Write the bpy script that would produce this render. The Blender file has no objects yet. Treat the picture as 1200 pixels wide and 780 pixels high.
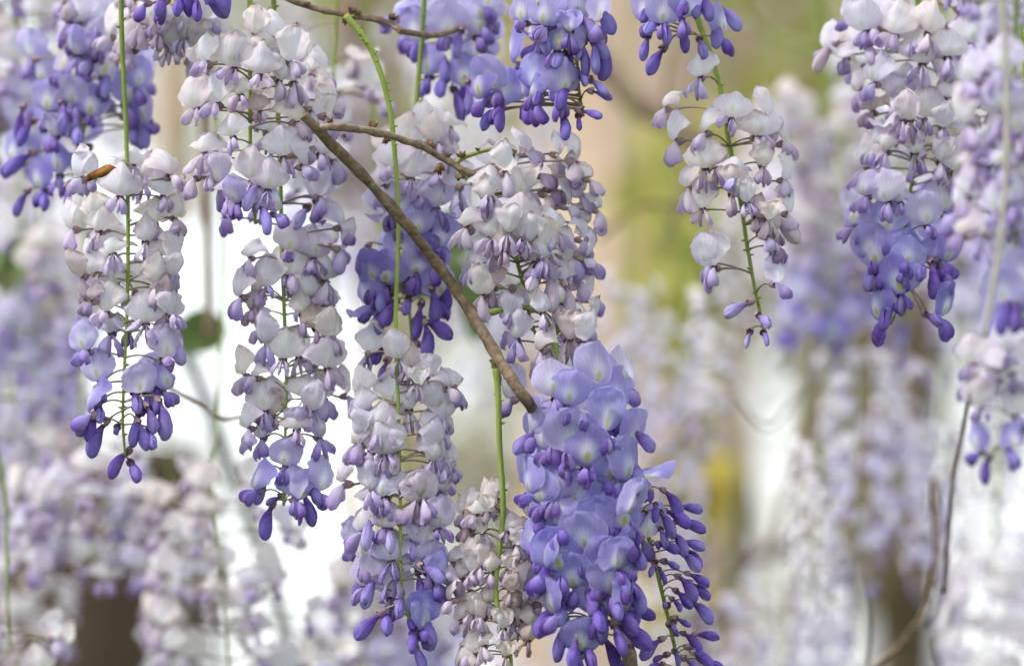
import bpy, math, random
import numpy as np
from mathutils import Vector, Matrix, Euler, noise as mnoise

# ------------------------------------------------------------------ camera, sky, sun, exposure
SC = bpy.context.scene
COL = SC.collection
LENS, SENSOR, WPX, HPX = 200.0, 36.0, 1200.0, 780.0
CAM = Vector((0.0, -2.2, 1.75))
PITCH = math.radians(5.0)
cam_d = bpy.data.cameras.new('camera'); cam = bpy.data.objects.new('camera', cam_d); COL.objects.link(cam)
cam.location = CAM
cam.rotation_euler = (math.radians(90) + PITCH, 0, 0)
cam_d.lens = LENS; cam_d.sensor_width = SENSOR; cam_d.sensor_fit = 'HORIZONTAL'
cam_d.clip_start = 0.05; cam_d.clip_end = 3000
cam_d.dof.use_dof = True
cam_d.dof.focus_distance = 2.185
cam_d.dof.aperture_fstop = 5.6
SC.camera = cam

SUN_EL, SUN_AZ = math.radians(50), math.radians(252)     # veiled sun high to one side
world = bpy.data.worlds.new('World'); SC.world = world; world.use_nodes = True
wn = world.node_tree.nodes; wl = world.node_tree.links
for n in list(wn): wn.remove(n)
wo = wn.new('ShaderNodeOutputWorld'); wb = wn.new('ShaderNodeBackground'); ws = wn.new('ShaderNodeTexSky')
ws.sky_type = 'NISHITA'; ws.sun_disc = False
ws.sun_elevation = SUN_EL; ws.sun_rotation = SUN_AZ
ws.air_density = 1.0; ws.dust_density = 3.0; ws.ozone_density = 1.0
wb.inputs['Strength'].default_value = 0.15
# bright even cloud veil over the clear sky
wm = wn.new('ShaderNodeMix'); wm.data_type = 'RGBA'; wm.inputs['Factor'].default_value = 0.80
wm.inputs[7].default_value = (4.3, 4.5, 4.5, 1)
wl.new(ws.outputs[0], wm.inputs[6]); wl.new(wm.outputs[2], wb.inputs['Color']); wl.new(wb.outputs[0], wo.inputs['Surface'])
sun_d = bpy.data.lights.new('sun', 'SUN'); sun = bpy.data.objects.new('sun', sun_d); COL.objects.link(sun)
sun_d.energy = 1.5; sun_d.angle = math.radians(10); sun_d.color = (1.0, 0.96, 0.90)
sd = Vector((math.sin(SUN_AZ) * math.cos(SUN_EL), math.cos(SUN_AZ) * math.cos(SUN_EL), math.sin(SUN_EL)))
sun.rotation_euler = sd.to_track_quat('Z', 'Y').to_euler()
sun.location = (0, -3, 8)
SC.view_settings.view_transform = 'Standard'; SC.view_settings.look = 'None'
SC.view_settings.exposure = 1.36; SC.view_settings.gamma = 1.0
SC.view_settings.use_curve_mapping = False
SC.cycles.use_denoising = True
SC.cycles.max_bounces = 6; SC.cycles.diffuse_bounces = 3; SC.cycles.use_adaptive_sampling = True; SC.cycles.adaptive_threshold = 0.03; SC.cycles.transparent_max_bounces = 8; SC.cycles.transmission_bounces = 6
SC.cycles.sample_clamp_indirect = 6.0

RND = random.Random(11)
K = SENSOR / LENS / WPX
CP, SP = math.cos(PITCH), math.sin(PITCH)

def at(px, py, Y=0.0):
    """point on the vertical plane world y = Y that the photo pixel looks at"""
    sx = (px - WPX / 2) * K; sz = (HPX / 2 - py) * K
    d = Vector((sx, CP - sz * SP, SP + sz * CP))
    t = (Y - CAM.y) / d.y
    return CAM + d * t

def lerp(a, b, t): return a + (b - a) * t

def interp(tab, x):
    if x <= tab[0][0]: return tab[0][1]
    for (a, fa), (b, fb) in zip(tab, tab[1:]):
        if x <= b: return lerp(fa, fb, (x - a) / (b - a))
    return tab[-1][1]

# ------------------------------------------------------------------ materials
def nodes_for(name):
    m = bpy.data.materials.new(name); m.use_nodes = True
    nt = m.node_tree
    for n in list(nt.nodes): nt.nodes.remove(n)
    out = nt.nodes.new('ShaderNodeOutputMaterial')
    return m, nt, out

class NB:
    """small node-building helper"""
    def __init__(s, nt): s.nt = nt
    def n(s, t, **kw):
        x = s.nt.nodes.new(t)
        for k, v in kw.items(): setattr(x, k, v)
        return x
    def link(s, a, b): s.nt.links.new(a, b)
    def put(s, sock, v):
        if hasattr(v, 'is_linked') or hasattr(v, 'links'): s.link(v, sock)
        else: sock.default_value = v
    def math(s, op, a, b=None, c=None, clamp=False):
        x = s.n('ShaderNodeMath', operation=op, use_clamp=clamp)
        s.put(x.inputs[0], a)
        if b is not None: s.put(x.inputs[1], b)
        if c is not None: s.put(x.inputs[2], c)
        return x.outputs[0]
    def mix(s, f, a, b, mode='MIX'):
        x = s.n('ShaderNodeMix', data_type='RGBA', blend_type=mode)
        s.put(x.inputs['Factor'], f); s.put(x.inputs[6], a if not isinstance(a, tuple) else (*a, 1)); s.put(x.inputs[7], b if not isinstance(b, tuple) else (*b, 1))
        return x.outputs[2]
    def ramp(s, f, stops):
        x = s.n('ShaderNodeValToRGB')
        cr = x.color_ramp
        while len(cr.elements) < len(stops): cr.elements.new(0.5)
        for e, (p, c) in zip(cr.elements, stops):
            e.position = p; e.color = (*c, 1)
        s.put(x.inputs[0], f)
        return x.outputs[0]
    def smooth(s, v, lo, hi):
        x = s.n('ShaderNodeMapRange', interpolation_type='SMOOTHSTEP')
        s.put(x.inputs[0], v); x.inputs[1].default_value = lo; x.inputs[2].default_value = hi
        return x.outputs[0]
    def noise(s, scale, vec=None, detail=3.0):
        x = s.n('ShaderNodeTexNoise'); x.inputs['Scale'].default_value = scale; x.inputs['Detail'].default_value = detail
        if vec is not None: s.link(vec, x.inputs['Vector'])
        return x.outputs['Fac']

def petal_shader(b, out, col, trans_col, trans=0.4, rough=0.8, bump=None):
    p = b.n('ShaderNodeBsdfPrincipled'); b.put(p.inputs['Base Color'], col)
    p.inputs['Roughness'].default_value = rough
    p.inputs['Specular IOR Level'].default_value = 0.15
    t = b.n('ShaderNodeBsdfTranslucent'); b.put(t.inputs['Color'], trans_col)
    if bump is not None:
        b.link(bump, p.inputs['Normal'])
    m = b.n('ShaderNodeMixShader'); m.inputs[0].default_value = trans
    b.link(p.outputs[0], m.inputs[1]); b.link(t.outputs[0], m.inputs[2]); b.link(m.outputs[0], out.inputs[0])

def tinted(b, src, col):
    if src != 'object': return col
    oi = b.n('ShaderNodeObjectInfo')
    return b.mix(1.0, col, oi.outputs['Color'], 'MULTIPLY')

def fade_source(b, src):
    """how faded the flower is: 0 fresh violet, 1 bleached"""
    if src == 'object':
        oi = b.n('ShaderNodeObjectInfo')
        return oi.outputs['Alpha'], oi.outputs['Random']
    a = b.n('ShaderNodeAttribute'); a.attribute_name = 'fade'
    r = b.n('ShaderNodeAttribute'); r.attribute_name = 'rnd'
    return a.outputs['Fac'], r.outputs['Fac']

def banner_material(name, src):
    m, nt, out = nodes_for(name); b = NB(nt)
    fade, rnd = fade_source(b, src)
    uv = b.n('ShaderNodeUVMap'); uv.uv_map = 'uv'
    sep = b.n('ShaderNodeSeparateXYZ'); b.link(uv.outputs[0], sep.inputs[0])
    u = b.math('SUBTRACT', sep.outputs[0], 0.5); v = sep.outputs[1]
    au = b.math('ABSOLUTE', u)
    f2 = b.math('ADD', fade, b.math('MULTIPLY', b.math('SUBTRACT', rnd, 0.5), 0.16), clamp=True)
    base = b.ramp(f2, [(0.0, (0.30, 0.262, 0.71)), (0.28, (0.455, 0.41, 0.78)), (0.55, (0.64, 0.575, 0.80)),
                       (0.78, (0.79, 0.73, 0.82)), (1.0, (0.865, 0.815, 0.825))])
    tex = b.n('ShaderNodeTexCoord')
    off = b.n('ShaderNodeVectorMath', operation='ADD'); b.link(tex.outputs['Object'], off.inputs[0])
    cmb = b.n('ShaderNodeCombineXYZ'); b.put(cmb.inputs[0], b.math('MULTIPLY', rnd, 7.3)); b.link(cmb.outputs[0], off.inputs[1])
    big = b.noise(140, off.outputs[0], 2)
    base = b.mix(b.math('MULTIPLY', b.smooth(big, 0.4, 0.7), 0.30), base, (0.70, 0.68, 0.90))
    # pale patch up the middle
    du = b.math('DIVIDE', u, 0.27); dv = b.math('DIVIDE', b.math('SUBTRACT', v, 0.36), 0.38)
    r2 = b.math('SQRT', b.math('ADD', b.math('MULTIPLY', du, du), b.math('MULTIPLY', dv, dv)))
    patch = b.math('SUBTRACT', 1.0, b.smooth(r2, 0.15, 1.0))
    col = b.mix(b.math('MULTIPLY', patch, 0.9), base, (0.86, 0.88, 0.96))
    # fine veins fanning out from the base
    ang = b.math('ARCTAN2', u, b.math('ADD', v, 0.02))
    wob = b.math('MULTIPLY', b.noise(260, off.outputs[0], 2), 1.3)
    vein = b.math('SINE', b.math('ADD', b.math('MULTIPLY', ang, 44.0), b.math('MULTIPLY', wob, 3.0)))
    vein = b.math('MULTIPLY', b.smooth(vein, 0.45, 1.0), 0.25)
    col = b.mix(vein, col, b.mix(f2, (0.22, 0.19, 0.62), (0.56, 0.50, 0.66)))
    # yellow-green nectar guide
    du = b.math('DIVIDE', u, 0.085); dv = b.math('DIVIDE', b.math('SUBTRACT', v, 0.24), 0.17)
    r3 = b.math('SQRT', b.math('ADD', b.math('MULTIPLY', du, du), b.math('MULTIPLY', dv, dv)))
    spot = b.math('SUBTRACT', 1.0, b.smooth(r3, 0.35, 1.15))
    spot = b.math('MULTIPLY', spot, b.math('SUBTRACT', 0.95, b.math('MULTIPLY', fade, 0.75)))
    col = b.mix(spot, col, (0.56, 0.58, 0.09))
    # rim: a pale violet line on fresh petals, brownish on old ones
    edge = b.math('MAXIMUM', b.math('MULTIPLY', au, 2.0), v)
    rim = b.math('MULTIPLY', b.smooth(edge, 0.90, 1.0), 0.55)
    col = b.mix(rim, col, b.mix(f2, (0.52, 0.47, 0.86), (0.86, 0.82, 0.86)))
    wilt = b.math('MULTIPLY', b.smooth(b.math('ADD', edge, b.math('MULTIPLY', b.noise(300, off.outputs[0], 3), 0.55)), 1.13, 1.38), b.smooth(f2, 0.72, 1.0))
    col = b.mix(b.math('MULTIPLY', wilt, 0.75), col, (0.36, 0.25, 0.17))
    bump = b.n('ShaderNodeBump'); bump.inputs['Strength'].default_value = 0.25; bump.inputs['Distance'].default_value = 0.0004
    b.link(b.noise(420, tex.outputs['Object'], 1), bump.inputs['Height'])
    col = tinted(b, src, col)
    petal_shader(b, out, col, col, 0.58, bump=bump.outputs[0])
    return m

def pod_material(name, src, kind):
    """wing, keel and bud petals"""
    m, nt, out = nodes_for(name); b = NB(nt)
    fade, rnd = fade_source(b, src)
    uv = b.n('ShaderNodeUVMap'); uv.uv_map = 'uv'
    sep = b.n('ShaderNodeSeparateXYZ'); b.link(uv.outputs[0], sep.inputs[0])
    u, v = sep.outputs[0], sep.outputs[1]
    f2 = b.math('ADD', fade, b.math('MULTIPLY', b.math('SUBTRACT', rnd, 0.5), 0.25), clamp=True)
    if kind == 'bud':
        base = b.ramp(f2, [(0.0, (0.115, 0.05, 0.32)), (0.35, (0.22, 0.14, 0.49)), (0.7, (0.45, 0.35, 0.62)), (1.0, (0.55, 0.44, 0.55))])
        tip = b.ramp(f2, [(0.0, (0.215, 0.135, 0.54)), (0.35, (0.38, 0.34, 0.74)), (0.7, (0.58, 0.50, 0.74)), (1.0, (0.66, 0.58, 0.64))])
        col = b.mix(b.smooth(v, 0.15, 0.8), base, tip)
        seam = b.math('SUBTRACT', 1.0, b.smooth(b.math('ABSOLUTE', b.math('SUBTRACT', u, 0.5)), 0.0, 0.05))
        col = b.mix(b.math('MULTIPLY', seam, 0.5), col, (0.11, 0.06, 0.28))
        hood = b.math('SUBTRACT', 1.0, b.smooth(v, 0.02, 0.30))
        col = b.mix(b.math('MULTIPLY', hood, 0.65), col, (0.20, 0.10, 0.22))
    else:
        base = b.ramp(f2, [(0.0, (0.30, 0.22, 0.66)), (0.35, (0.42, 0.34, 0.72)), (0.7, (0.60, 0.52, 0.78)), (1.0, (0.74, 0.67, 0.77))])
        tip = b.ramp(f2, [(0.0, (0.135, 0.055, 0.38)), (0.35, (0.22, 0.125, 0.50)), (0.7, (0.33, 0.24, 0.57)), (1.0, (0.55, 0.46, 0.65))])
        col = b.mix(b.smooth(v, 0.25, 0.95), base, tip)
        if kind == 'keel': col = b.mix(0.45, col, (0.50, 0.40, 0.60))
    tex = b.n('ShaderNodeTexCoord')
    st = b.math('MULTIPLY', b.smooth(b.noise(380, tex.outputs['Object'], 4), 0.45, 0.75), 0.28)
    col = b.mix(st, col, b.mix(f2, (0.40, 0.36, 0.78), (0.78, 0.70, 0.74)))
    line = b.math('MULTIPLY', b.smooth(b.math('SINE', b.math('MULTIPLY', u, 52.0)), 0.6, 1.0), 0.12)
    col = b.mix(line, col, (0.16, 0.08, 0.34))
    bump = b.n('ShaderNodeBump'); bump.inputs['Strength'].default_value = 0.2; bump.inputs['Distance'].default_value = 0.0003
    b.link(b.noise(500, tex.outputs['Object'], 1), bump.inputs['Height'])
    col = tinted(b, src, col)
    petal_shader(b, out, col, col, 0.42, 0.65, bump.outputs[0])
    return m

def plain_material(name, stops, scale, rough=0.75, trans=0.0, bumpd=0.0, stretch=None, coord='Object', bscale=None):
    m, nt, out = nodes_for(name); b = NB(nt)
    tex = b.n('ShaderNodeTexCoord'); vec = tex.outputs[coord]
    if stretch:
        mp = b.n('ShaderNodeMapping'); mp.inputs['Scale'].default_value = stretch; b.link(vec, mp.inputs[0]); vec = mp.outputs[0]
    f = b.noise(scale, vec, 5)
    oi = b.n('ShaderNodeObjectInfo')
    f = b.math('ADD', f, b.math('MULTIPLY', b.math('SUBTRACT', oi.outputs['Random'], 0.5), 0.2))
    col = b.ramp(f, stops)
    bo = None
    if bumpd:
        bump = b.n('ShaderNodeBump'); bump.inputs['Strength'].default_value = 0.8; bump.inputs['Distance'].default_value = bumpd
        b.link(b.noise(bscale or scale * 2, vec, 6), bump.inputs['Height']); bo = bump.outputs[0]
    petal_shader(b, out, col, col, trans, rough, bo)
    return m

M = {}
M['banner'] = banner_material('banner_petal', 'object')
M['wing'] = pod_material('wing_petal', 'object', 'wing')
M['keel'] = pod_material('keel_petal', 'object', 'keel')
M['bud'] = pod_material('bud_petal', 'object', 'bud')
M['banner_far'] = banner_material('banner_petal_far', 'attr')
M['wing_far'] = pod_material('wing_petal_far', 'attr', 'wing')
M['calyx'] = plain_material('calyx', [(0.3, (0.21, 0.13, 0.20)), (0.55, (0.32, 0.22, 0.24)), (0.8, (0.34, 0.31, 0.18))], 300, 0.7, 0.1)
M['pedicel'] = plain_material('pedicel', [(0.3, (0.27, 0.24, 0.12)), (0.6, (0.34, 0.27, 0.22)), (0.8, (0.30, 0.19, 0.22))], 120, 0.6, 0.15)
M['rachis'] = plain_material('rachis', [(0.3, (0.17, 0.23, 0.045)), (0.55, (0.24, 0.31, 0.065)), (0.8, (0.32, 0.38, 0.10))], 160, 0.55, 0.1, 0.0004, (1, 1, .25), bscale=900)
M['rachis_pale'] = plain_material('rachis_pale', [(0.3, (0.36, 0.33, 0.28)), (0.7, (0.50, 0.47, 0.42))], 120, 0.7, 0.1)
M['bark'] = plain_material('young_bark', [(0.25, (0.10, 0.066, 0.044)), (0.5, (0.205, 0.145, 0.10)), (0.75, (0.33, 0.25, 0.19))], 260, 0.85, 0, 0.0012, (1, 1, 1), bscale=900)
M['green_shoot'] = plain_material('green_shoot', [(0.3, (0.15, 0.17, 0.05)), (0.6, (0.22, 0.26, 0.08)), (0.85, (0.25, 0.19, 0.11))], 150, 0.65, 0.05, 0.0006, bscale=700)
M['scale'] = plain_material('bud_scale', [(0.3, (0.07, 0.04, 0.028)), (0.7, (0.21, 0.13, 0.08))], 500, 0.85)
M['dry'] = plain_material('dry_petal', [(0.35, (0.10, 0.04, 0.015)), (0.5, (0.34, 0.14, 0.035)), (0.7, (0.50, 0.27, 0.10))], 330, 0.8, 0.25)

# ------------------------------------------------------------------ mesh helpers
MM = 0.001

def mesh_from(name, verts, faces, mats, uvs=None, mat_idx=None, smooth=True, attrs=None):
    me = bpy.data.meshes.new(name)
    me.from_pydata([tuple(v) for v in verts], [], faces)
    for m in mats: me.materials.append(m)
    if uvs is not None:
        lay = me.uv_layers.new(name='uv')
        li = np.zeros(len(me.loops), dtype=np.int32); me.loops.foreach_get('vertex_index', li)
        lay.data.foreach_set('uv', np.asarray(uvs, dtype=np.float32)[li].ravel())
    if mat_idx is not None: me.polygons.foreach_set('material_index', np.asarray(mat_idx, dtype=np.int32))
    if attrs:
        for k, a in attrs.items():
            at_ = me.attributes.new(k, 'FLOAT', 'POINT'); at_.data.foreach_set('value', np.asarray(a, dtype=np.float32))
    if smooth: me.polygons.foreach_set('use_smooth', np.ones(len(me.polygons), dtype=bool))
    me.update()
    return me

def grid_faces(nu, nv, base=0, closed=False):
    f = []
    for j in range(nv):
        for i in range(nu if closed else nu):
            a = base + j * (nu + (0 if closed else 1)) + i
            if closed:
                bb = base + j * nu + (i + 1) % nu
                f.append((a, bb, bb + nu, a + nu))
            else:
                f.append((a, a + 1, a + nu + 2, a + nu + 1))
    return f

def frames(pts):
    """parallel-transported frames along a polyline"""
    T = []
    for i in range(len(pts)):
        a = pts[max(0, i - 1)]; c = pts[min(len(pts) - 1, i + 1)]
        t = (c - a); T.append(t.normalized() if t.length > 1e-9 else Vector((0, 0, 1)))
    n = T[0].cross(Vector((0.3, 1, 0.2))).normalized()
    out = []
    for t in T:
        n = (n - t * n.dot(t)).normalized(); out.append((t, n, t.cross(n)))
    return out

def tube(pts, radii, sides=8, wob=0.0, seed=0.0, cap=True):
    V, F, UV = [], [], []
    fr = frames(pts)
    for i, (p, r, (t, n, bn)) in enumerate(zip(pts, radii, fr)):
        for k in range(sides):
            a = 2 * math.pi * k / sides
            d = n * math.cos(a) + bn * math.sin(a)
            rr = r
            if wob: rr *= 1 + wob * mnoise.noise((p + d * r) * (0.35 / r) + Vector((seed, 0, 0)))
            V.append(p + d * rr); UV.append((k / sides, i / max(1, len(pts) - 1)))
    F = grid_faces(sides, len(pts) - 1, 0, True)
    if cap:
        F.append(tuple(range(sides))[::-1]); b0 = (len(pts) - 1) * sides; F.append(tuple(b0 + k for k in range(sides)))
    return V, F, UV

def spline(pts, n):
    """Catmull-Rom through the points"""
    P = [pts[0] * 2 - pts[1]] + list(pts) + [pts[-1] * 2 - pts[-2]]
    out = []
    segs = len(pts) - 1
    for i in range(n + 1):
        x = i / n * segs; k = min(int(x), segs - 1); t = x - k
        p0, p1, p2, p3 = P[k], P[k + 1], P[k + 2], P[k + 3]
        out.append(0.5 * ((2 * p1) + (p2 - p0) * t + (2 * p0 - 5 * p1 + 4 * p2 - p3) * t * t + (3 * p1 - p0 - 3 * p2 + p3) * t ** 3))
    return out

def merge(parts):
    V, F, UV = [], [], []
    for v, f, u in parts:
        o = len(V); V += list(v); UV += list(u); F += [tuple(i + o for i in q) for q in f]
    return V, F, UV

# ------------------------------------------------------------------ flower meshes (flower frame: +x out of the raceme, +z up, calyx at origin)
def banner_geo(seed, L, W, angles, side, fold, crumple, nu=16, nv=16, claw=0.14, vf=0.0, ew=0.5, pleat=0.12):
    r = random.Random(seed); o = Vector((r.uniform(-9, 9), r.uniform(-9, 9), r.uniform(-9, 9)))
    rows = [0.5 - 0.5 * math.cos(math.pi * (j / nv)) for j in range(nv + 1)]
    V, UV = [], []
    p = Vector((1.2, 0, 0.6)); tp = 0
    skew = r.uniform(-0.12, 0.12)
    for j, t in enumerate(rows):
        steps = 4
        for q in range(steps):
            a = math.radians(interp(angles, tp + (t - tp) * (q + 0.5) / steps))
            p = p + Vector((math.cos(a), 0, math.sin(a))) * ((t - tp) * L / steps)
        tp = t
        a = math.radians(interp(angles, t))
        T = Vector((math.cos(a), 0, math.sin(a))); N = Vector((math.sin(a), 0, -math.cos(a)))
        c = 0.53
        w = math.sqrt(max(0.0, 1 - ((t - c) / (1 - c if t > c else c + 0.02)) ** 2)) ** (0.72 if t > c else 0.9)
        w = W * max(claw * (1 - t), w) if t < 0.5 else W * w
        for i in range(nu + 1):
            u = -1 + 2 * i / nu
            y = u * w * (1 + .10 * mnoise.noise(Vector((t * 3.2, 5 if u > 0 else 9, 0)) + o))
            d = -side * (abs(u) ** 1.8) * w + fold * (abs(u) ** 1.3) * w * (0.4 + t)
            d -= vf * abs(u) * w * (.5 + .5 * t)                          # two lobes either side of the midrib
            d += ew * (abs(u) ** 3 * .8 + t ** 4 * .6) * mnoise.noise(Vector((t * 6, u * 4, 7)) + o)   # rippled margin
            yy = y * (1 - 0.18 * (abs(side) + abs(fold)) * u * u)
            d -= 0.35 * math.exp(-(u / 0.12) ** 2) * (1 - t)          # crease up the middle
            nz = mnoise.noise(Vector((u * 1.4, t * 2.2, 0)) + o) * crumple * (0.25 + t) + mnoise.noise(Vector((u * 3.5, t * 4.5, 3)) + o) * crumple * 0.42 * t
            nz += pleat * math.sin(13 * math.atan2(u * .55, t + .05) + 3 * mnoise.noise(Vector((u * 2, t * 2, 11)) + o)) * t * (1 - .3 * t)
            V.append((p + T * (skew * yy * t) + N * (d + nz) + Vector((0, yy, 0))) * MM)
            UV.append((i / nu, t))
    return V, grid_faces(nu, nv), UV

def wing_geo(seed, L, H, Wd, a0, a1, sgn, gap, flare, crumple, nphi=6, ns=9, full=False, pw=2.6):
    r = random.Random(seed); o = Vector((r.uniform(-9, 9), r.uniform(-9, 9), 0))
    V, UV = [], []
    p = Vector((0.8, 0, -0.4)); tp = 0
    for j in range(ns + 1):
        t = 0.5 - 0.5 * math.cos(math.pi * j / ns)
        a = math.radians(lerp(a0, a1, t))
        p = p + Vector((math.cos(a), 0, math.sin(a))) * ((t - tp) * L); tp = t
        N = Vector((-math.sin(a), 0, math.cos(a)))
        prof = max(0.02, (t ** 0.65) * (max(0.0, 1 - t ** pw)) ** 0.6 * 1.3)
        prof = max(prof, 0.30 * (1 - t))
        for i in range(nphi + 1):
            ph = math.pi * i / nphi * (2 if full else 1)
            n_ = math.cos(ph) * H * prof
            y_ = (math.sin(ph) * Wd * prof + gap * min(1, t * 4)) * sgn
            y_ += sgn * flare * t * (0.5 - 0.5 * math.cos(ph) if not full else 0)
            nz = mnoise.noise(Vector((ph, t * 3, 0)) + o) * crumple * t + mnoise.noise(Vector((ph * 2.5, t * 6, 5)) + o) * crumple * .4 * t
            if full:      # grooves where the folded banner laps over the wings
                g = sum(math.exp(-((ph - math.pi * c) / .22) ** 2) for c in (.72, 1.28)) * .22 + math.exp(-((ph - math.pi) / .3) ** 2) * .10
                n_ *= 1 - g; y_ *= 1 - g
            V.append((p + N * (n_ + nz) + Vector((0, y_ + nz * sgn, 0))) * MM)
            UV.append((i / nphi, t))
    return V, grid_faces(nphi, ns), UV

def calyx_geo(seed=0):
    V, UV = [], []; sides = 10
    prof = [(-3.0, .42), (-2.6, .8), (-1.9, 1.3), (-0.8, 1.6), (0.3, 1.75)]
    for j, (x, rr) in enumerate(prof):
        for k in range(sides):
            a = 2 * math.pi * k / sides
            tooth = (0.8 if k % 2 == 0 else -0.3) if j == len(prof) - 1 else 0
            V.append(Vector((x + tooth, math.cos(a) * rr, math.sin(a) * rr)) * MM); UV.append((k / sides, j / 4))
    F = grid_faces(sides, 4, 0, True); F.append(tuple(range(sides))[::-1])
    return V, F, UV

LIB = {}
def lib(key, geo, mat):
    v, f, u = geo
    LIB.setdefault(key, []).append(mesh_from(key, v, f, [M[mat]], u))

ANG_F = [(0, 5), (.12, 55), (.3, 82), (.7, 92), (1, 108)]
ANG_M = [(0, 10), (.12, 60), (.3, 92), (.7, 110), (1, 135)]
ANG_O = [(0, 15), (.12, 65), (.3, 105), (.6, 140), (1, 185)]
for s in range(6):
    lib('banner_F', banner_geo(s, 15.6 + s % 3 * .9, 8.4 + (s % 3) * .7, [(t, a + (s - 2.5) * 6) for t, a in ANG_F], 0.06 + .05 * s, 0.0, 1.0 + .15 * s, vf=.10 + .05 * (s % 3), ew=1.0), 'banner')
for s in range(6):
    lib('banner_M', banner_geo(20 + s, 15.4 + s % 3 * .8, 8.3 + (s % 3) * .6, [(t, a + (s - 2.5) * 7) for t, a in ANG_M], 0.06 + .05 * s, 0.0, 1.5 + .2 * s, vf=.22 + .08 * (s % 3), ew=1.4), 'banner')
for s in range(10):
    k = 0.62 + 0.055 * s
    lib('banner_O', banner_geo(40 + s, 14.4 + s % 4 * .9, 8.1 + (s % 3) * .8, [(t, 15 + (a - 15) * k) for t, a in ANG_O], 0.03 + .04 * (s % 4), 0.0, 1.5 + .3 * (s % 4), vf=.32 + .13 * (s % 5), ew=1.9, pleat=.22, nu=22, nv=18), 'banner')
for s in range(6):   # withered: folded lengthwise
    lib('banner_W', banner_geo(60 + s, 13 + s % 3, 5.6 + (s % 2) * .9, [(t, 15 + (a - 15) * (0.45 + .12 * s)) for t, a in ANG_O], 0.1, 0.0, 2.8, vf=.9, ew=2.6), 'banner')
for s in range(3):   # half-open: hood folded over the wings
    lib('banner_H', banner_geo(70 + s, 14, 7.6, [(0, 5), (.3, 30 + 12 * s), (1, 20 + 15 * s)], 0.0, -0.55, 0.7), 'banner')
for s in range(4):
    for sg, nm in ((1, 'l'), (-1, 'r')):
        lib('wing_F' + nm, wing_geo(s, 8.4 + .5 * s, 3.2, 2.2, -14 - 9 * s, -44 - 10 * s, sg, 0.05, 0.4 * s, 0.7, 7, 9, False, 3.8), 'wing')
        lib('wing_O' + nm, wing_geo(9 + s, 8.0 + .6 * s, 3.4, 1.8, -20 - 12 * s, -66 - 9 * s, sg, 0.1, 0.6 + .8 * s, 1.2, 9, 11, False, 3.0), 'wing')
    lib('keel_F', wing_geo(s, 7.8 + .5 * s, 2.5, 1.8, -16 - 9 * s, -46 - 10 * s, 1, 0, 0, 0.2, 8, 8, True), 'keel')
    lib('keel_O', wing_geo(s, 7.8 + .5 * s, 2.1, 1.0, -22 - 12 * s, -68 - 9 * s, 1, 0, 0, 0.6, 8, 8, True), 'keel')
for s in range(5):
    lib('bud_B', wing_geo(30 + s, 12.0 + s * .7, 3.3 + .14 * s, 2.7, -2 - 3 * s, -22 - 8 * s, 1, 0, 0, 0.8, 18, 12, True, 3.3), 'bud')
    lib('bud_S', wing_geo(34 + s, 8.0 + s * .5, 2.0 + .1 * s, 1.55, -2, -16 - 6 * s, 1, 0, 0, 0.45, 14, 9, True, 3.2), 'bud')
lib('calyx', calyx_geo(), 'calyx')

def obj(name, me, parent=None, loc=None, mw=None):
    o = bpy.data.objects.new(name, me); COL.objects.link(o)
    if parent is not None: o.parent = parent
    if mw is not None: o.matrix_basis = mw
    elif loc is not None: o.location = loc
    return o

def tag(o, label=None, cat=None, group=None, kind=None):
    if label: o['label'] = label
    if cat: o['category'] = cat
    if group: o['group'] = group
    if kind: o['kind'] = kind
    return o

# banner / bud centre in the flower frame, used to aim a flower at a photo pixel
CENTRE = {'F': Vector((4.3, 0, 8.2)), 'M': Vector((3.4, 0, 7.6)), 'O': Vector((2.0, 0, 6.0)), 'W': Vector((4.0, 0, -3.0)),
          'H': Vector((7, 0, 0)), 'B': Vector((6.8, 0, -1.4)), 'S': Vector((4.6, 0, -0.8))}

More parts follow.
